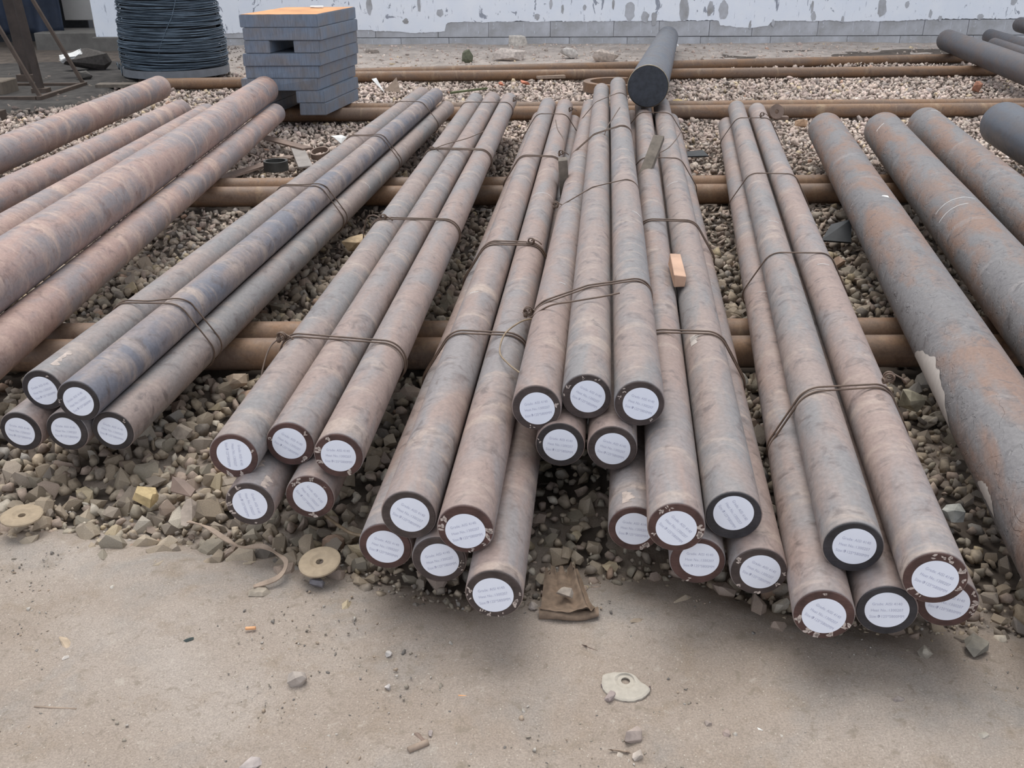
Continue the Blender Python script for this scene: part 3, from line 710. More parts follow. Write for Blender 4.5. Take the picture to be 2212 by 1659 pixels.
# ------------------------------------------------------------------ tie wires
def hull_path(names, Y, off, n=110, slant=0., wob=.0, ph=0.):
    cs = [at_y(k, Y) for k in names]; pts = []
    last = None
    for i in range(n):
        q = 2 * pi * i / n; nn = Vector((cos(q), 0, sin(q)))
        c, r = max(cs, key=lambda t_: t_[0].dot(nn) + t_[1])
        p = c + nn * (r + off)
        if last is not None and c is not last:      # straight run between two bars
            p0 = pts[-1]; m_ = max(1, int((p - p0).length / .012))
            for k in range(1, m_): pts.append(p0.lerp(p, k / m_))
        pts.append(p); last = c
    cx = sum((p.x for p in pts)) / len(pts); yaw = (BARS[names[0]][1][0] - BARS[names[0]][0][0]) / 5.8
    res = []
    for i, p in enumerate(pts):
        f = 2 * pi * i / len(pts)
        res.append(Vector((p.x, Y + slant * (p.x - cx) - yaw * (p.x - cx) + wob * sin(f * 2 + ph) + .004 * mnoise.noise((i * .05, ph, Y)), p.z)))
    return res
def curl(c, r, turns, ax, seed, n=None):
    rr = random.Random(seed); pts = []; n = n or int(turns * 14)
    e1 = ax.orthogonal().normalized(); e2 = ax.cross(e1)
    for i in range(n + 1):
        t_ = i / n; q = 2 * pi * turns * t_; q_r = r * (1 + .15 * sin(q * .7 + seed))
        pts.append(c + (e1 * cos(q) + e2 * sin(q)) * q_r + ax * (t_ - .5) * r * 1.3)
    return pts
TIES = [
 ('A', 2.95, .05, 2, None, 'nearest wire tie around the leftmost bundle'), ('A', 4.62, .03, 2, None, 'second wire tie along the leftmost bundle'),
 ('A', 5.95, .05, 2, None, 'third wire tie along the leftmost bundle'), ('A', 7.35, .02, 1, None, 'farthest wire tie on the leftmost bundle'),
 ('B', 2.62, -.12, 2, (-.70, .34), 'nearest wire tie on the second bundle, twisted loop at its left'), ('B', 3.98, -.03, 2, (-.555, .345), 'second wire tie along the second bundle'),
 ('B', 5.50, .0, 3, (-.46, .34), 'third wire tie along the second bundle, with a loose end'), ('B', 7.30, .03, 1, (.03, .36), 'farthest wire tie on the second bundle'),
 ('C', 2.66, .0, 2, (.10, .33), 'nearest wire tie on the third bundle, knotted against the centre bundle'), ('C', 3.60, .04, 3, (.078, .352), 'second wire tie on the third bundle, upright loop knot'),
 ('C', 5.30, .0, 2, (.28, .36), 'third wire tie on the third bundle, knotted by the wooden post'), ('C', 6.75, .05, 1, (.42, .37), 'farthest wire tie on the third bundle'),
 ('D', 2.78, .35, 2, (.052, .378), 'nearest wire tie on the raised centre bundle, long loose ends'), ('D', 4.18, .38, 1, (.20, .36), 'second wire tie on the centre bundle, small loop at its left'),
 ('D', 5.55, .45, 2, None, 'third wire tie on the raised centre bundle'), ('D', 6.9, .45, 1, None, 'farthest wire tie on the raised centre bundle'),
 ('E', 2.66, .02, 2, None, 'nearest wire tie on the bundle right of centre'), ('E', 3.94, -.03, 2, None, 'second wire tie on the bundle right of centre'),
 ('E', 5.25, -.05, 1, None, 'third wire tie on the bundle right of centre, behind the leaning timber'), ('E', 6.78, -.02, 1, None, 'reddish wire tie under the big blue-black round'),
 ('F', 2.26, .28, 2, (1.01, .365), 'nearest wire tie on the bundle at right, knotted on top'), ('F', 3.48, .10, 1, None, 'second wire tie on the bundle at right'),
 ('F', 4.85, .03, 1, None, 'third wire tie on the bundle at right'), ('F', 6.55, .12, 1, (1.71, .36), 'farthest wire tie on the bundle at right, dark knot')]
for ti, (g, Y, sl, ns, kn, lab) in enumerate(TIES):
    t_ = bpy.data.objects.new('wire_tie', None); COL.objects.link(t_); c0 = at_y(g + '4', Y)[0]; t_.location = (c0.x, Y, .115)
    tag(t_, 'rusty ' + lab, 'wire tie', 'rusty wire ties around the bundles')
    inv_ = -t_.location
    for s_ in range(ns):
        P = hull_path([g + str(k) for k in range(1, 6)], Y + (.018 * s_ if Y < 6 else .01 * s_), .0035 + .002 * (s_ % 2), 110, sl, .006 * (s_ if ns > 2 or g == 'A' else .3), s_ * 2.1)
        if g == 'A' and s_ == 1: P = [Vector((p.x, p.y + .05 * max(0, min(1, (p.x - c0.x) / .12)), p.z)) for p in P]
        o = link('strand', tube('strand', P, .0029, MT['wire'], 6, True), t_, inv_)
    if kn:
        yk = Y + (sl - (BARS[g + '1'][1][0] - BARS[g + '1'][0][0]) / 5.8) * (kn[0] - c0.x) + .01
        c = Vector((kn[0], yk, kn[1] + .012))
        ms = [tube('a', curl(c, .012, 2.6, Vector((.3, .9, .2)).normalized(), ti), .0028, MT['wire'], 5), tube('b', curl(c + Vector((-.01, 0, -.012)), .007, 3.0, Vector((1, .2, .1)).normalized(), ti + 3), .0028, MT['wire'], 5)]
        ms.append(tube('c', [c, c + Vector((.012, .0, .006)), c + Vector((.03, -.006, -.002)), c + Vector((.042, -.012, -.012))], .0026, MT['wire'], 5))
        link('knot', join_meshes('knot', ms, MT['wire']), t_, inv_)
    def tail(pts, mat='wire'):
        # smooth the control points a little
        q = [Vector(p) for p in pts]; o_ = []
        for i in range(len(q) - 1):
            p0, p1, p2, p3 = q[max(i - 1, 0)], q[i], q[i + 1], q[min(i + 2, len(q) - 1)]
            for k in range(8):
                u = k / 8; o_.append(.5 * ((2 * p1) + (p2 - p0) * u + (2 * p0 - 5 * p1 + 4 * p2 - p3) * u * u + (-p0 + 3 * p1 - 3 * p2 + p3) * u ** 3))
        o_.append(q[-1]); link('loose_end', tube('loose_end', o_, .0028, MT[mat], 6), t_, inv_)
    if ti == 12:
        tail([(.06, 2.71, .385), (.115, 2.67, .438), (.19, 2.65, .460), (.27, 2.66, .470), (.325, 2.675, .476)])
        tail([(.075, 2.74, .37), (.03, 2.71, .372), (-.02, 2.62, .368), (-.035, 2.50, .360), (-.01, 2.41, .362), (.028, 2.36, .352)], 'wire_pale')
    if ti == 6: tail([(-.45, 5.46, .36), (-.38, 5.55, .372), (-.25, 5.62, .395), (-.16, 5.70, .42)])
    if ti == 4: tail([(-.70, 2.66, .345), (-.73, 2.62, .33), (-.745, 2.56, .28), (-.748, 2.5, .22)])
    if ti == 5: tail([(-.56, 3.99, .35), (-.60, 4.02, .36), (-.64, 4.06, .33), (-.66, 4.07, .24), (-.66, 4.1, .17)])
    if ti == 10: tail([(.29, 5.28, .37), (.30, 5.4, .42), (.27, 5.5, .46), (.26, 5.6, .50)]); 
    if ti == 14: tail([(.52, 5.46, .38), (.56, 5.6, .45), (.62, 5.75, .50), (.66, 5.85, .53)])
    if ti == 18: tail([(.80, 5.28, .36), (.88, 5.35, .38), (.95, 5.5, .40), (1.0, 5.62, .43)])
    if ti == 21: pass

# ------------------------------------------------------------------ slab stack
SY = radians(-9.6)
slabs = [(0, -.0, .636, 1.0, 0), (1, .018, .636, .98, 1), (2, .02, .21, .97, 2), (2, .425, .21, 1.0, 3), (3, -.005, .64, 1.02, 4), (4, .0, .615, 1.02, 5), (5, -.045, .645, .99, 6), (6, -.03, .22, .9, 7), (6, .405, .235, .93, 8), (7, -.02, .2, .9, 9), (7, .425, .225, .88, 10)]
SLAB = ['top slab of the stack, bright orange rust on its upper face', 'second slab from the top of the stack', 'left half-width slab beside the square gap near the top', 'right half-width slab beside the square gap near the top', 'slab directly under the square gap', 'fifth layer slab of the stack, full width', 'full-width slab resting on the narrow bottom blocks', 'upper left narrow block under the stack, in shadow', 'upper right narrow block under the stack', 'lowest left narrow block of the stack, behind the bar ends', 'lowest right narrow block of the stack, on the rusty pipes']
px0, py0 = -2.215, 8.20
ux = Vector((cos(SY), sin(SY), 0)).normalized(); 
ux = Vector((1, 0, 0)); uy = Vector((sin(-SY), cos(SY), 0))
for lay, x0, w_, L, li in slabs:
    zt = .915 - .1 * lay
    bm = bmesh.new(); 
    a = [Vector((0, 0, 0)), ux * w_, ux * w_ + uy * L, uy * L]
    lo = [bm.verts.new(p + Vector((0, 0, 0))) for p in a]; hi = [bm.verts.new(p + Vector((0, 0, .098))) for p in a]
    bm.faces.new(lo); bm.faces.new(hi)
    for i in range(4): bm.faces.new((lo[i], lo[(i + 1) % 4], hi[(i + 1) % 4], hi[i]))
    for v_ in bm.verts: v_.co += Vector((random.uniform(-.004, .004), random.uniform(-.004, .004), 0))
    bmesh.ops.bevel(bm, geom=bm.edges[:], offset=.005, segments=2, affect='EDGES')
    o = link('steel_slab', from_bm('steel_slab', bm, MT['slab'])); o.location = (px0 + x0, py0 + random.uniform(-.012, .012), zt - .1)
    tag(o, 'grey-blue steel ' + SLAB[li] if li else SLAB[li], 'steel slab', 'steel slabs stacked by the wire coil')
    if lay == 0:
        n = 24; vs = []
        for i in range(n + 1):
            for j in range(n + 1):
                u, v2 = i / n, j / n; p = ux * (.008 + (w_ - .016) * u) + uy * (.008 + (L - .016) * v2); vs.append((p.x, p.y, .0992 + .0015 * mnoise.noise((u * 9, v2 * 9, 0))))
        t2 = link('rust_crust', mesh('rust_crust', vs, [(i * (n + 1) + j, (i + 1) * (n + 1) + j, (i + 1) * (n + 1) + j + 1, i * (n + 1) + j + 1) for i in range(n) for j in range(n)], MT['rust_bright'], True), o); tag(t2, 'bright orange rusted upper face')
        r_ = link('rag', box('rag', .12, .07, .012, MT['white'], .004, .006)); r_.location = o.location + uy * .85 + ux * .34 + Vector((0, 0, .107)); tag(r_, 'small pale scrap lying on top of the slab stack', 'scrap')

# ------------------------------------------------------------------ wire coil
cc = Vector((-4.0, 11.8, 0)); CR = .575
coil = bpy.data.objects.new('wire_coil', None); COL.objects.link(coil); coil.location = cc
tag(coil, 'tall coil of dark blue-grey wire standing on a flat ring base', 'wire coil')
link('core', cyl_mesh('core', 1.5, CR - .06, MT['rubber'], 48, 2, .01), coil, (0, 0, .12), (radians(90), 0, 0))
vsA, fsA = [], []; base = 0; K = 72; rr = random.Random(5)
for i in range(230):
    z0 = .15 + 1.45 * (i / 230) + rr.uniform(-.008, .008); R_ = CR + rr.uniform(-.022, .014) - .0 * z0 + .025 * sin(z0 * 5)
    a1, p1 = rr.uniform(.003, .022), rr.uniform(0, 6.3); a2, p2 = rr.uniform(.002, .010), rr.uniform(0, 6.3)
    for j in range(K):
        q = 2 * pi * j / K; r_ = R_ + .006 * sin(3 * q + p2); z = z0 + a1 * sin(q + p1) + a2 * sin(2 * q + p2) + .02 * sin(q * 1 - .8)
        for k in range(4):
            b = pi / 2 * k + .785; vsA.append(((r_ + .0058 * cos(b)) * cos(q), (r_ + .0058 * cos(b)) * sin(q), z + .0058 * sin(b)))
    for j in range(K):
        for k in range(4): fsA.append((base + j * 4 + k, base + j * 4 + (k + 1) % 4, base + ((j + 1) % K) * 4 + (k + 1) % 4, base + ((j + 1) % K) * 4 + k))
    base += K * 4
wd = link('windings', mesh('windings', vsA, fsA, MT['coil'], True), coil); tag(wd, kind='stuff')
pts = [((CR + .02) * cos(a), (CR + .02) * sin(a), z) for a, z in ((-1.0, 1.3), (-1.05, 1.05), (-1.1, .85), (-1.2, .7), (-1.35, .55), (-1.5, .38), (-1.56, .26))]
link('loose_strand', tube('loose_strand', pts, .005, MT['coil'], 5), coil)
pts = [(-CR - .05 + .02 * i, -.1 - .03 * i, .02 + .14 * abs(sin(i * .9))) for i in range(-6, 7)]
link('loose_strand', tube('loose_strand', pts, .005, MT['coil'], 5), coil)
def ring_mesh(name, r0, r1, h, mat, k=64, a0=0, a1=2 * pi, jag=0.):
    closed = abs(a1 - a0 - 2 * pi) < 1e-6; n = k if closed else k + 1; vs = []
    for i in range(n):
        q = a0 + (a1 - a0) * i / k; e = 1 + jag * mnoise.noise((cos(q) * 3, sin(q) * 3, 1))
        for r_, z in ((r0, 0), (r1 * e, 0), (r1 * e, h), (r0, h)): vs.append((r_ * cos(q), r_ * sin(q), z))
    fs = []
    for i in range(k):
        a = i * 4; b = ((i + 1) % n) * 4
        for s_ in range(4): fs.append((a + s_, b + s_, b + (s_ + 1) % 4, a + (s_ + 1) % 4))
    if not closed: fs += [(0, 1, 2, 3), tuple((n - 1) * 4 + s_ for s_ in (3, 2, 1, 0))]
    me = mesh(name, vs, fs, mat)
    bm = bmesh.new(); bm.from_mesh(me); bmesh.ops.recalc_face_normals(bm, faces=bm.faces); bm.to_mesh(me); bm.free()
    return me
MT['grey_band'] = simple('grey_painted_steel', (.19, .20, .215), .5, .15, 8)
rb = link('ring_base', ring_mesh('ring_base', CR - .3, CR + .035, .085, MT['grey_band']), coil, (0, 0, .04)); tag(rb, 'flat grey ring under the windings')
bmx = box('support_block', .5, .5, .06, MT['angle'], .005); link('foot', bmx, coil, (0, 0, .02))

# ------------------------------------------------------------------ workshop frame at far left
fr = bpy.data.objects.new('workshop_frame', None); COL.objects.link(fr); fr.location = (-4.76, 9.85, 0)
tag(fr, 'dark rusty trestle frame of angle iron at the top left', 'frame')
def beam(name, a, b, w_, parent, mat='angle', h_=None):
    a = Vector(a); b = Vector(b); L = (b - a).length; h_ = h_ or w_
    me = box(name, w_, L, h_, MT[mat], .003); o = link(name, me); o.parent = parent
    base_ = parent.location if parent else Vector((0, 0, 0))
    o.location = (a + b) / 2 - base_; o.rotation_euler = (b - a).to_track_quat('Y', 'Z').to_euler(); return o
beam('base_rail', (-4.76, 9.80, .03), (-4.74, 10.9, .03), .05, fr)
beam('strut', (-4.76, 9.85, .03), (-5.46, 9.85, 1.8), .035, fr)
beam('strut', (-4.74, 10.86, .03), (-5.50, 10.86, 1.8), .035, fr)
beam('strut', (-6.2, 9.85, .03), (-5.52, 9.85, 1.8), .035, fr)
beam('strut', (-6.2, 10.86, .03), (-5.56, 10.86, 1.8), .035, fr)
beam('top_rail', (-5.50, 9.75, 1.8), (-5.54, 10.95, 1.8), .06, fr)
beam('base_rail', (-4.80, 9.84, .03), (-6.2, 9.84, .03), .04, fr)
beam('base_rail', (-4.80, 10.86, .03), (-6.2, 10.86, .03), .04, fr)
MT['brown_post'] = simple('brown_painted_post', (.055, .040, .032), .7, .3, 8)
def prop(name, lab, cat, parts, grp=None):
    a0 = Vector(parts[0][1]); r_ = bpy.data.objects.new(name, None); COL.objects.link(r_); r_.location = a0; tag(r_, lab, cat, grp)
    for nm, a, b, w_, mat in parts: beam(nm, a, b, w_, r_, mat)
    return r_
prop('steel_post', 'slim brown upright post standing inside the trestle frame', 'post', [('shaft', (-4.98, 10.35, -.01), (-5.08, 10.35, 1.9), .06, 'brown_post'), ('foot_plate', (-5.06, 10.35, .005), (-4.90, 10.35, .005), .12, 'angle')])
prop('steel_post', 'wider brown upright post behind the slim one in the frame', 'post', [('shaft', (-5.55, 11.3, -.01), (-5.62, 11.3, 1.9), .11, 'brown_post'), ('foot_plate', (-5.65, 11.3, .005), (-5.45, 11.3, .005), .18, 'angle')])
prop('steel_post', 'brown wooden post cut by the left edge of the picture', 'post', [('shaft', (-4.74, 8.87, -.01), (-4.95, 8.87, 1.6), .075, 'brown_post'), ('foot_plate', (-4.82, 8.87, .005), (-4.66, 8.87, .005), .12, 'angle')])
o = link('wooden_crate', box('wooden_crate', .9, .35, .16, simple('dusty_timber', (.16, .13, .10), .9, .3, 8), .01)); o.location = (-5.75, 10.35, .07); tag(o, 'low dusty timber box lying inside the trestle frame', 'crate')
# rubble and scraps near the frame
def stone(name, loc, size, colr, lab, cat='stone', seed=0, fl=(1, .8, .65), rot=None, grp=None, n=16, mat='tint'):
    bm = hull_stone(seed, n, fl)
    for v_ in bm.verts: v_.co *= size
    o = link(name, from_bm(name, bm, MT[mat])); o.rotation_euler = rot or (random.uniform(-.3, .3), random.uniform(-.3, .3), random.uniform(0, 6))
    o.location = loc; o.color = (*colr, 1); tag(o, lab, cat, grp); return o
stone('concrete_lump', (-5.3, 12.3, .13), .20, (.075, .065, .058), 'dark brown lump heap between frame and wire coil', 'rubble', 501, (1.6, .8, .8), (0, 0, .2))
stone('concrete_lump', (-4.95, 11.4, .06), .10, (.10, .09, .08), 'dark rubble lump at the foot of the pilaster', 'rubble', 502)
me = box('scrap', .24, .14, .03, MT['white'], .005, .02, sub=2); o = link('crumpled_bag', me); o.location = (-5.15, 11.6, .26); o.rotation_euler = (.3, -.3, .3); tag(o, 'crumpled white bag lying on the dark rubble behind the frame', 'bag')
stone('plastic_scrap', (-4.05, 8.95, .02), .07, (.65, .66, .66), 'flat white scrap on the ground below the trestle frame', 'scrap', 503, (1.6, .8, .15), (0, 0, .1))
o = link('wooden_plank', box('wooden_plank', .42, .16, .04, MT['wood'], .004)); o.location = (-4.35, 10.8, .03); o.rotation_euler = (0, 0, .05); tag(o, 'short weathered plank beside the corner of the trestle frame', 'plank')
# ground patch under the frame, shade painted as a near-black colour
vs = []; fs = []; n = 70
for j in range(n + 1):
    for i in range(n + 1):
        x = -10.5 + 7.6 * i / n; y = 8.4 + 8.0 * j / n; e = min(1, max(0, ((y - 8.75) - (x + 4.75) * 1.75 + .35 * mnoise.noise((y * 2, x * 2, 0))) / .4)) * min(1, max(0, (-4.25 - x) / .15 + (.6 if y > 11.3 else 0) * 1.0 if x > -4.4 else 1))
        vs.append((x, y, -.06 + .080 * e + .01 * mnoise.noise((x * 3, y * 3, 0))))
fs = [(j * (n + 1) + i, j * (n + 1) + i + 1, (j + 1) * (n + 1) + i + 1, (j + 1) * (n + 1) + i) for j in range(n) for i in range(n)]
o = link('ground', mesh('shade_ground', vs, fs, simple('shade_ground', (.045, .04, .036), .95, .5, 7, bump=.6, bd=.02, rand=False), True)); tag(o, 'ground under the trestle frame, coloured black for shade', kind='structure')

# ------------------------------------------------------------------ timbers between the bars
def timber(name, a, b, w_, h_, mat, lab, cat='timber'):
    a = Vector(a); b = Vector(b); L = (b - a).length
    bm = bmesh.new(); bmesh.ops.create_cube(bm, size=1)
    for v_ in bm.verts: v_.co = Vector((v_.co.x * w_ , v_.co.y * L, v_.co.z * h_)) + Vector([random.uniform(-.003, .003) for _ in range(3)])
    bmesh.ops.bevel(bm, geom=bm.edges[:], offset=.002, segments=1, affect='EDGES')
    o = link(name, from_bm(name, bm, MT[mat])); o.location = (a + b) / 2; o.rotation_euler = (b - a).to_track_quat('Y', 'Z').to_euler(); tag(o, lab, cat); return o
timber('wooden_post', (.292, 4.80, .04), (.262, 4.80, .44), .075, .045, 'wood', 'square weathered timber standing between the third and centre bundles')
timber('wooden_post', (.655, 4.88, .22), (.80, 5.15, .48), .06, .03, 'wood', 'weathered timber leaning out between the centre and right-hand bundles')
o = timber('wooden_wedge', (.590, 3.14, .352), (.606, 3.36, .364), .040, .045, 'wood_new', 'fresh-cut pale wooden wedge sitting in the groove between two bars', 'wedge')

# ------------------------------------------------------------------ scrap between left bars and first bundle
MT['brown_steel'] = simple('brown_flat_steel', (.20, .14, .11), .65, .25, 12)
MT['pale_steel'] = simple('pale_flat_steel', (.27, .24, .22), .55, .2, 12)
timber('steel_flat', (-1.60, 7.12, .05), (-1.40, 6.42, .055), .10, .016, 'pale_steel', 'pale flat steel strip pointing towards the leftmost bundle', 'steel strip')
timber('steel_flat', (-1.99, 7.55, .06), (-1.50, 7.02, .062), .09, .014, 'brown_steel', 'brown flat steel strip crossing behind the pale strip', 'steel strip')
timber('steel_flat', (-1.60, 6.92, .03), (-1.93, 6.15, .035), .085, .014, 'brown_steel', 'dull brown steel strip lying beside the black ring', 'steel strip')
def ring(name, loc, r0, r1, h, mat, lab, cat='ring', rot=(0, 0, 0), **k):
    o = link(name, ring_mesh(name, r0, r1, h, MT[mat] if isinstance(mat, str) else mat, **k)); o.location = loc; o.rotation_euler = rot; tag(o, lab, cat); return o
MT['black_ring'] = simple('greasy_black_ring', (.045, .045, .042), .5, .4, 15)
ring('pipe_ring', (-1.62, 6.50, .02), .068, .083, .065, 'black_ring', 'greasy black pipe ring lying between two steel strips')
ring('pipe_ring', (-1.40, 6.98, .02), .060, .072, .04, 'brown_steel', 'brown pipe ring behind the pale steel strip', rot=(.25, -.1, 0))
ring('pipe_ring', (-1.28, 6.60, .02), .048, .060, .045, 'black_ring', 'small dark ring beside the leftmost bundle')
pts = [(-2.0 + .06 * i, 6.95 - .03 * i + .02 * sin(i), .045 + .01 * sin(i * 1.3)) for i in range(14)]
o = link('thin_wire', tube('thin_wire', pts, .003, MT['wire'], 5)); tag(o, 'thin dark wire lying across the steel strips', 'wire')
def flake(name, loc, size, mat, lab, cat, seed, rot, fl=(1.3, .8, .08)):
    bm = hull_stone(seed, 9, fl)
    for v_ in bm.verts: v_.co *= size
    o = link(name, from_bm(name, bm, MT[mat])); o.location = loc; o.rotation_euler = rot; tag(o, lab, cat); return o
flake('plastic_scrap', (-1.32, 7.45, .05), .085, 'white', 'torn pale plastic scrap behind the dark pipe rings', 'scrap', 21, (.5, .3, .4))
flake('plastic_scrap', (-1.24, 7.30, .04), .06, 'rubber', 'small black scrap next to the torn pale plastic', 'scrap', 22, (.9, .3, 1.2))

# ------------------------------------------------------------------ split ring, flange, far scraps
ring('split_collar', (1.12, 10.45, .0), .27, .345, .095, 'rail', 'rusty split ring lying open beside the big blue-black round', a0=radians(60), a1=radians(330), k=48)
fl_ = bpy.data.objects.new('steel_flange', None); COL.objects.link(fl_); fl_.location = (2.30, 8.36, .03); tag(fl_, 'small steel flange with a hole, beyond the bundle at right', 'flange')
q_ = link('plate', ring_mesh('plate', .018, .062, .016, MT['brown_steel'], 32), fl_, (0, 0, .07), (radians(70), 0, 0)); link('bracket', box('bracket', .13, .06, .03, MT['brown_steel'], .004), fl_, (.05, .03, .015))
for (x, y, z, s_, c_, lab, sd, f_) in [
    (4.92, 10.29, .045, .075, (.42, .20, .13), 'orange-red brick piece at right between the far pipes', 31, (.9, .7, .9)),
    (2.46, 8.15, .04, .062, (.46, .30, .19), 'orange brick chip by the far end of the first thick round', 32, (1, .7, .8)),
    (-.80, 4.66, .05, .072, (.46, .34, .21), 'yellowish brick lump between the first and second bundles', 33, (1.2, .8, .7)),
    (.10, 14.15, .13, .17, (.56, .51, .45), 'pale rubble chunk standing against the wall foot', 34, (1.0, .6, .9)),
    (-.0, 13.05, .10, .20, (.52, .45, .40), 'broad pale boulder half buried before the wall', 35, (1.4, .7, .5)),
    (.78, 13.2, .10, .13, (.50, .46, .42), 'rounded pale rock right of the broad boulder', 36, (1.1, .7, .7)),
    (1.24, 12.95, .09, .17, (.52, .44, .38), 'pointed pinkish rock near the big round bar', 37, (1.3, .6, .6)),
    (-1.9, 13.6, .10, .10, (.36, .31, .27), 'small brown rock by the wall behind the slab stack', 38, (1.2, .7, .6)),
    (2.33, 14.1, .11, .06, (.80, .80, .78), 'small white lump on the dirt bank by the wall', 39, (1, .8, .8)),
    (1.62, 9.35, .04, .05, (.62, .46, .22), 'yellow chip near the big blue-black round', 40, (1.3, .8, .6))]:
    stone('brick_piece' if c_[0] > c_[2] * 1.6 else 'rock', (x, y, z), s_, c_, lab, 'brick' if c_[0] > c_[2] * 1.6 else 'rock', sd, f_, (.1, .1, random.uniform(-.4, .4)))
stone('brick_chip', (-.10, 10.78, .03), .05, (.55, .20, .12), 'left one of two small red brick chips on the far gravel', 'brick', 41, (1.3, .8, .5))
stone('brick_chip', (.16, 10.86, .03), .055, (.55, .20, .12), 'right one of two small red brick chips on the far gravel', 'brick', 42, (1.4, .8, .5))
stone('dry_weed_clump', (-.56, 12.85, .09), .11, (.12, .125, .08), 'dark clump of dry weeds on the dirt bank', 'weeds', 43, (.8, .6, 1.0), n=26)
timber('wood_chip', (.30, 11.15, .05), (.62, 11.22, .05), .06, .03, 'strap', 'pale wood chip lying on the far gravel before the rear pipe', 'wood chip')
timber('twig', (-.62, 10.02, .04), (-.25, 10.28, .05), .025, .02, 'olive', 'dark twig lying on the far gravel', 'twig')
def sheet(name, pts, th, mat, lab, cat):
    n = len(pts); A = [Vector(p) for p in pts]; nn = (A[1] - A[0]).cross(A[2] - A[0]).normalized() * th
    me = mesh(name, A + [p + nn for p in A], [tuple(range(n))[::-1], tuple(n + i for i in range(n))] + [(i, (i + 1) % n, n + (i + 1) % n, n + i) for i in range(n)], MT[mat]); o = link(name, me); tag(o, lab, cat); return o
pp = bpy.data.objects.new('torn_cardboard', None)
sheet('torn_cardboard', [(-1.33, 10.28, .03), (-1.15, 10.2, .02), (-1.20, 10.3, .16)], .004, 'strap', 'torn piece of cardboard standing on the far gravel', 'cardboard')
sheet('paper_scrap', [(-1.47, 10.35, .14), (-1.42, 10.36, .15), (-1.32, 10.2, .02)], .003, 'white', 'narrow white paper strip beside the torn cardboard', 'paper')
o = sheet('rubber_flap', [(1.60, 4.70, .03), (1.74, 4.66, .03), (1.77, 4.78, .12), (1.68, 4.82, .08)], .012, 'rubber', 'black rubber flap on the gravel beside the first thick round', 'rubber piece')
sheet('cloth_scrap', [(1.25, 6.78, .035), (1.42, 6.80, .035), (1.40, 6.93, .05), (1.27, 6.90, .045)], .01, 'rubber', 'dark cloth scrap on the gravel left of the right-hand bundle', 'cloth')
stone('dark_lump', (1.80, 6.15, .05), .04, (.05, .055, .06), 'small black lump beside the second thick round', 'scrap', 47)

# ------------------------------------------------------------------ foreground scrap
def grinding(name, loc, r, mat, lab, rot, hub=.35, seed=0, cut=None):
    t_ = bpy.data.objects.new(name, None); COL.objects.link(t_); t_.location = loc; t_.rotation_euler = rot; tag(t_, lab, 'grinding disc')
    prof = [(.0095, .0), (.0095, .0035), (.017, .0035), (.024, .0075), (.034, .0078), (r * .93, .0065), (r, .0045), (r, .0), (.034, .0015), (.024, .001), (.017, -.002)]
    k = 60; vs = []; fs = []
    for i in range(k):
        q = 2 * pi * i / k; e = 1.
        if cut: e = cut(q)
        for (a, z) in prof:
            a2 = a if a < .02 else .017 + (a - .017) * (r * e - .017) / (r - .017); vs.append((a2 * cos(q), a2 * sin(q), z + (.0006 * mnoise.noise((q * 5, a * 80, seed)))))
    n = len(prof)
    for i in range(k):
        for j in range(n): fs.append((i * n + j, ((i + 1) % k) * n + j, ((i + 1) % k) * n + (j + 1) % n, i * n + (j + 1) % n))
    me = mesh('abrasive_wheel', vs, fs, MT[mat]); bm = bmesh.new(); bm.from_mesh(me); bmesh.ops.recalc_face_normals(bm, faces=bm.faces); bm.to_mesh(me); bm.free()
    link('abrasive_wheel', me, t_); return t_
g1 = grinding('grinding_disc', (-.477, 1.915, .046), .052, 'disc', 'worn grinding disc propped on a stone at the edge of the gravel', (radians(9), radians(-4), 0), seed=1)
g2 = grinding('grinding_disc', (-1.315, 2.13, .045), .052, 'disc', 'grinding disc lying on the gravel at the left edge', (radians(2), radians(3), .5), seed=2, cut=lambda q: 1 + .05 * abs(mnoise.noise((q * 3, 0, 0))))
g3 = grinding('broken_grinding_disc', (.238, 1.535, .010), .056, 'disc_pale', 'broken grinding disc with bitten edge on the dirt floor', (radians(4), 0, 0), seed=3,
              cut=lambda q: float(np.interp(degrees(q), [0, 30, 60, 90, 120, 145, 162, 180, 200, 230, 325, 337, 348, 360], [.50, .44, .40, .38, .44, .66, .88, .90, .96, 1, 1, .95, .62, .50])) * (1 + .03 * mnoise.noise((q * 6, 0, 0))))
arc = [(.052 * 1.0 * cos(q), .054 * sin(q), .001 + .001 * sin(q * 40)) for q in np.linspace(radians(188), radians(345), 40)]
link('fibre_edge', tube('fibre_edge', arc, .0022, simple('dark_fibre_mesh', (.12, .085, .085), .9, .5, 300), 5), g3)
stone('stone', (-.479, 1.875, .015), .022, (.15, .14, .15), 'small dark stone propping up the worn grinding disc', 'stone', 61)

# glove-like brown cloth
n1, n2 = 46, 40; vs = []; fs = []
for j in range(n2):
    for i in range(n1):
        u, v_ = i / (n1 - 1), j / (n2 - 1)
        x = .063 + .022 * (1 - v_) * 0 + (.128 - .03 * v_) * u + .018 * v_ * (1 - u) ; y = 1.752 + .175 * v_ - .012 * sin(u * pi * 1.1) * (1 - v_)
        z = .016 + .010 * abs(sin(u * 9.5)) * v_ + .007 * mnoise.noise((u * 5, v_ * 5, 2)) + .016 * math.exp(-(v_ / .10) ** 2) + .016 * math.exp(-((u - .83) / .07) ** 2) * (.35 + .65 * v_) - .010 * math.exp(-((u - .93) / .04) ** 2)
        if v_ > .9 and abs(sin(u * 12.6)) > .8: y -= .02
        vs.append((x, y, z))
fs = [(j * n1 + i, j * n1 + i + 1, (j + 1) * n1 + i + 1, (j + 1) * n1 + i) for j in range(n2 - 1) for i in range(n1 - 1)]
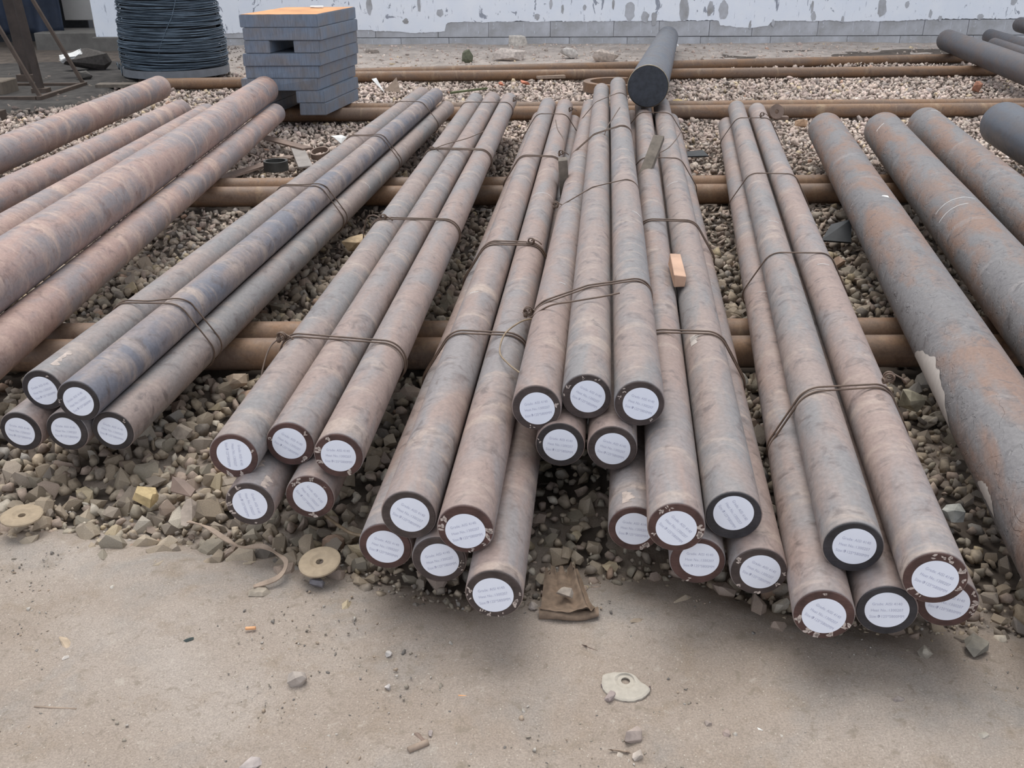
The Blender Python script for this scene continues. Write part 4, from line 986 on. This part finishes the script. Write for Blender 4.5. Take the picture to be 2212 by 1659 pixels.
def thick(vs, fs, th, name, mat):
    n = len(vs); me = mesh(name, vs + [(x, y, z - th) for x, y, z in vs], fs + [tuple(n + k for k in f[::-1]) for f in fs], mat, True); return me
me = thick(vs, fs, .0035, 'work_glove', MT['cloth'])
gv = bpy.data.objects.new('work_glove', None); COL.objects.link(gv); gv.location = (.125, 1.75, .0); tag(gv, 'flattened dirty brown work glove lying at the gravel edge', 'glove')
link('body', me, gv, -gv.location)
# cuff: open folded tube along the front edge
vs = []; fs = []; kq = 16; nn_ = 40
for i in range(nn_):
    u = i / (nn_ - 1); cx = .060 + .140 * u; cy = 1.757 - .014 * sin(u * pi * .9) + .012 * u; rz = .012 * (1.1 - .45 * u); ry = .015
    for j in range(kq):
        q = 2 * pi * j / kq * .86 + .5; vs.append((cx, cy + ry * cos(q), .014 + rz * sin(q) + .004 * sin(u * 6)))
fs = [(i * kq + j, i * kq + j + 1, (i + 1) * kq + j + 1, (i + 1) * kq + j) for i in range(nn_ - 1) for j in range(kq - 1)]
me = mesh('cuff', vs, fs, MT['cloth'], True)
link('cuff', me, gv, -gv.location)
stone('stone', (.122, 1.803, .036), .024, (.33, .28, .23), 'pale angular stone lying on top of the brown glove', 'stone', 71, (1.1, .7, .6), (0, 0, .3))

FS = [(-.461, 1.545, .012, .024, (.36, .31, .27), 'upright pointed stone alone on the dirt at lower left', 72, (.95, .7, .85)),
 (-.277, 1.630, .006, .0092, (.55, .51, .47), 'upper of two small round white pebbles on the dirt', 73, (1, .95, .9)),
 (-.265, 1.527, .006, .0088, (.50, .46, .43), 'lower of two small round white pebbles on the dirt', 74, (1, .95, .9)),
 (.203, 1.492, .009, .0185, (.33, .27, .25), 'wedge-shaped stone just in front of the broken disc', 75, (1.1, .7, .6)),
 (.232, 1.385, .012, .026, (.38, .31, .27), 'large angular stone near the bottom right of centre', 76, (1, .8, .75)),
 (.240, 1.338, .008, .0135, (.42, .36, .31), 'pale block stone below the large angular stone', 77, (1.1, .8, .8)),
 (.206, 1.342, .003, .009, (.42, .36, .30), 'flat pale stone left of the two stacked stones', 78, (1.1, .9, .4)),
 (.906, 1.618, .014, .020, (.36, .32, .26), 'upright grey stone below the rightmost bundle', 79, (.8, .7, 1.0)),
 (1.03, 1.640, .014, .034, (.22, .20, .165), 'broad dark stone half buried at the gravel edge at right', 80, (1.2, .8, .5)),
 (-.505, 1.322, .006, .022, (.38, .33, .31), 'flat pinkish stone at the bottom edge left of centre', 81, (1.2, .9, .35)),
 (.802, 1.488, .005, .016, (.33, .28, .25), 'oblong stone alone on the dirt at right', 82, (1.3, .65, .6)),
 (.423, 1.394, .006, .0105, (.37, .29, .25), 'small brown stone, lower of a pair on the dirt', 83, (1, .8, .9)),
 (.392, 1.420, .005, .0105, (.34, .28, .24), 'small brown stone, upper of a pair on the dirt', 84, (1, .8, .7)),
 (.492, 1.406, .005, .0095, (.72, .72, .68), 'bright white crumb on the dirt at right', 85, (1.3, .9, .6)),
 (-.165, 1.397, .005, .011, (.32, .27, .25), 'small flat stone near the bottom centre', 86, (1.2, .8, .5)),
 (.098, 1.765, .010, .017, (.42, .36, .28), 'pale chip just in front of the glove cuff', 87, (1.4, .6, .5)),
 (.046, 1.79, .010, .016, (.34, .29, .25), 'squared stone left of the glove', 88, (1.1, .7, .6)),
 (.29, 1.738, .006, .014, (.34, .27, .20), 'brown chip on the dirt right of the glove', 89, (1.6, .5, .4)),
 (-1.004, 1.667, .004, .019, (.45, .35, .25), 'pale brown chip on the dirt at left', 90, (1.8, .6, .3)),
 (-.99, 1.625, .004, .008, (.55, .50, .45), 'tiny white pebble below the pale brown chip', 91, (1.2, .8, .5)),
 (.93, 1.385, .005, .012, (.42, .38, .32), 'small pale stone in the lower right corner area', 92, (1, .8, .8)),
 (-.61, 1.85, .01, .028, (.33, .28, .22), 'flat tan stone where the gravel meets the dirt at left', 93, (1.3, .8, .4)),
 (-1.022, 2.235, .040, .040, (.50, .38, .20), 'large yellow-topped brown stone in the gravel at left', 94, (1, .9, .85)),
 (-.880, 2.165, .035, .042, (.28, .23, .19), 'long slanting slab of stone right of the yellow stone', 95, (1.6, .5, .4)),
 (-.970, 2.99, .045, .045, (.34, .26, .19), 'big rounded tan stone below the nearest pipe pair', 96, (1, .8, .7)),
 (-1.04, 2.62, .04, .038, (.30, .25, .20), 'blocky tan stone beside the leftmost bundle', 97, (1, .8, .7)),
 (-.855, 2.70, .035, .032, (.38, .39, .42), 'bluish grey stone on the gravel between two bundles', 98, (1, .8, .8)),
 (1.32, 2.80, .045, .052, (.30, .27, .20), 'big tan block of stone right of the tie at right', 99, (1, .85, .85)),
 (1.19, 2.14, .035, .036, (.40, .40, .37), 'pale greenish stone between last bundle and thick round', 101, (1, .9, .8)),
 (.60, 3.78, .04, .03, (.36, .24, .17), 'reddish brown stone in the gap', 102, (1, .8, .8))]
for x, y, z, s_, c_, lab, sd, f_ in FS[:-1]:
    stone('stone', (x, y, z), s_, c_, lab, 'stone', sd, f_)
# bent rusty plate on the gravel
o = sheet('rusty_plate', [(-.955, 2.25, .045), (-.89, 2.222, .045), (-.885, 2.25, .050), (-.92, 2.275, .066), (-.955, 2.28, .075)], .004, 'rust_brown' if 'rust_brown' in MT else 'brown_steel', 'bent dark rusty plate leaning in the gravel by the yellow stone', 'metal plate')
# strap lying on the gravel
def spline(pts, k=8):
    q = [Vector(p) for p in pts]; o_ = []
    for i in range(len(q) - 1):
        p0, p1, p2, p3 = q[max(i - 1, 0)], q[i], q[i + 1], q[min(i + 2, len(q) - 1)]
        for s_ in range(k):
            u = s_ / k; o_.append(.5 * ((2 * p1) + (p2 - p0) * u + (2 * p0 - 5 * p1 + 4 * p2 - p3) * u * u + (-p0 + 3 * p1 - 3 * p2 + p3) * u ** 3))
    o_.append(q[-1]); return o_
def ribbon(name, pts, w_, th, mat, lab, cat):
    P = spline(pts); vs = []; n = len(P)
    for i, p in enumerate(P):
        t_ = (P[min(i + 1, n - 1)] - P[max(i - 1, 0)]).normalized(); s_ = t_.cross(Vector((0, 0, 1))).normalized(); tw = .5 * sin(i * .35)
        s_ = (s_ * cos(tw) + Vector((0, 0, 1)) * sin(tw)) * w_ / 2; u_ = Vector((0, 0, th))
        vs += [p - s_, p + s_, p + s_ + u_, p - s_ + u_]
    fs = [(i * 4 + a, (i + 1) * 4 + a, (i + 1) * 4 + (a + 1) % 4, i * 4 + (a + 1) % 4) for i in range(n - 1) for a in range(4)]
    o = link(name, mesh(name, vs, fs, MT[mat])); tag(o, lab, cat); return o
ribbon('strap', [(-.86, 2.10, .045), (-.80, 2.07, .046), (-.74, 2.02, .044), (-.69, 1.985, .043), (-.64, 1.99, .042), (-.60, 1.965, .040), (-.565, 1.93, .034), (-.575, 1.88, .026), (-.63, 1.855, .018)], .012, .003, 'strap', 'pale brown strap snaking over the gravel edge below the second bundle', 'strap')
o = link('loose_wire', tube('loose_wire', spline([(-.50, 2.12, .05), (-.45, 2.06, .055), (-.41, 2.035, .048), (-.36, 2.03, .047), (-.31, 2.04, .05)]), .0045, MT['wire_pale'], 6)); tag(o, 'rusty loose wire on the gravel between second and third bundles', 'wire')
# small floor scraps
def rod(name, a, b, r, mat, lab, cat, k=10):
    a = Vector(a); b = Vector(b); n = 6; o = link(name, tube(name, [a.lerp(b, i / n) for i in range(n + 1)], r, MT[mat], k)); tag(o, lab, cat); return o
rod('cigarette_butt', (-.615, 1.716, .007), (-.592, 1.718, .007), .0038, 'cork', 'orange cigarette butt on the dirt', 'cigarette butt')
rod('steel_bolt', (-.205, 1.352, .009), (-.168, 1.372, .010), .0065, 'strap', 'short dusty bolt lying near the bottom centre', 'bolt')
timber('bark_flake', (-.196, 1.400, .006), (-.165, 1.365, .006), .010, .003, 'brown_steel', 'thin brown flake next to the dusty bolt', 'flake')
stone('black_chip', (-.735, 1.680, .005), .009, (.06, .075, .07), 'small black chip on the dirt at left', 'chip', 111, (1.5, .6, .5))
timber('nail', (.19, 1.352, .008), (.222, 1.346, .008), .003, .003, 'strap', 'thin pale nail beside the stacked stones at the bottom', 'nail')
timber('twig', (.155, 1.66, .005), (.19, 1.635, .005), .0035, .003, 'brown_steel', 'short brown twig on the dirt below the glove', 'twig')
rod('straw', (-.99, 1.475, .006), (-.90, 1.468, .006), .0022, 'strap', 'thin straw on the dirt at lower left', 'straw', 6)
rod('straw', (-.115, 1.503, .005), (-.085, 1.500, .005), .0016, 'cork', 'tiny yellowish straw in the middle of the dirt', 'straw', 6)
flake('dirt_crust', (-.94, 1.54, .006), .02, 'strap', 'thin pale crust flake on the dirt at left', 'flake', 121, (0, 0, .1), (1.5, .4, .12))
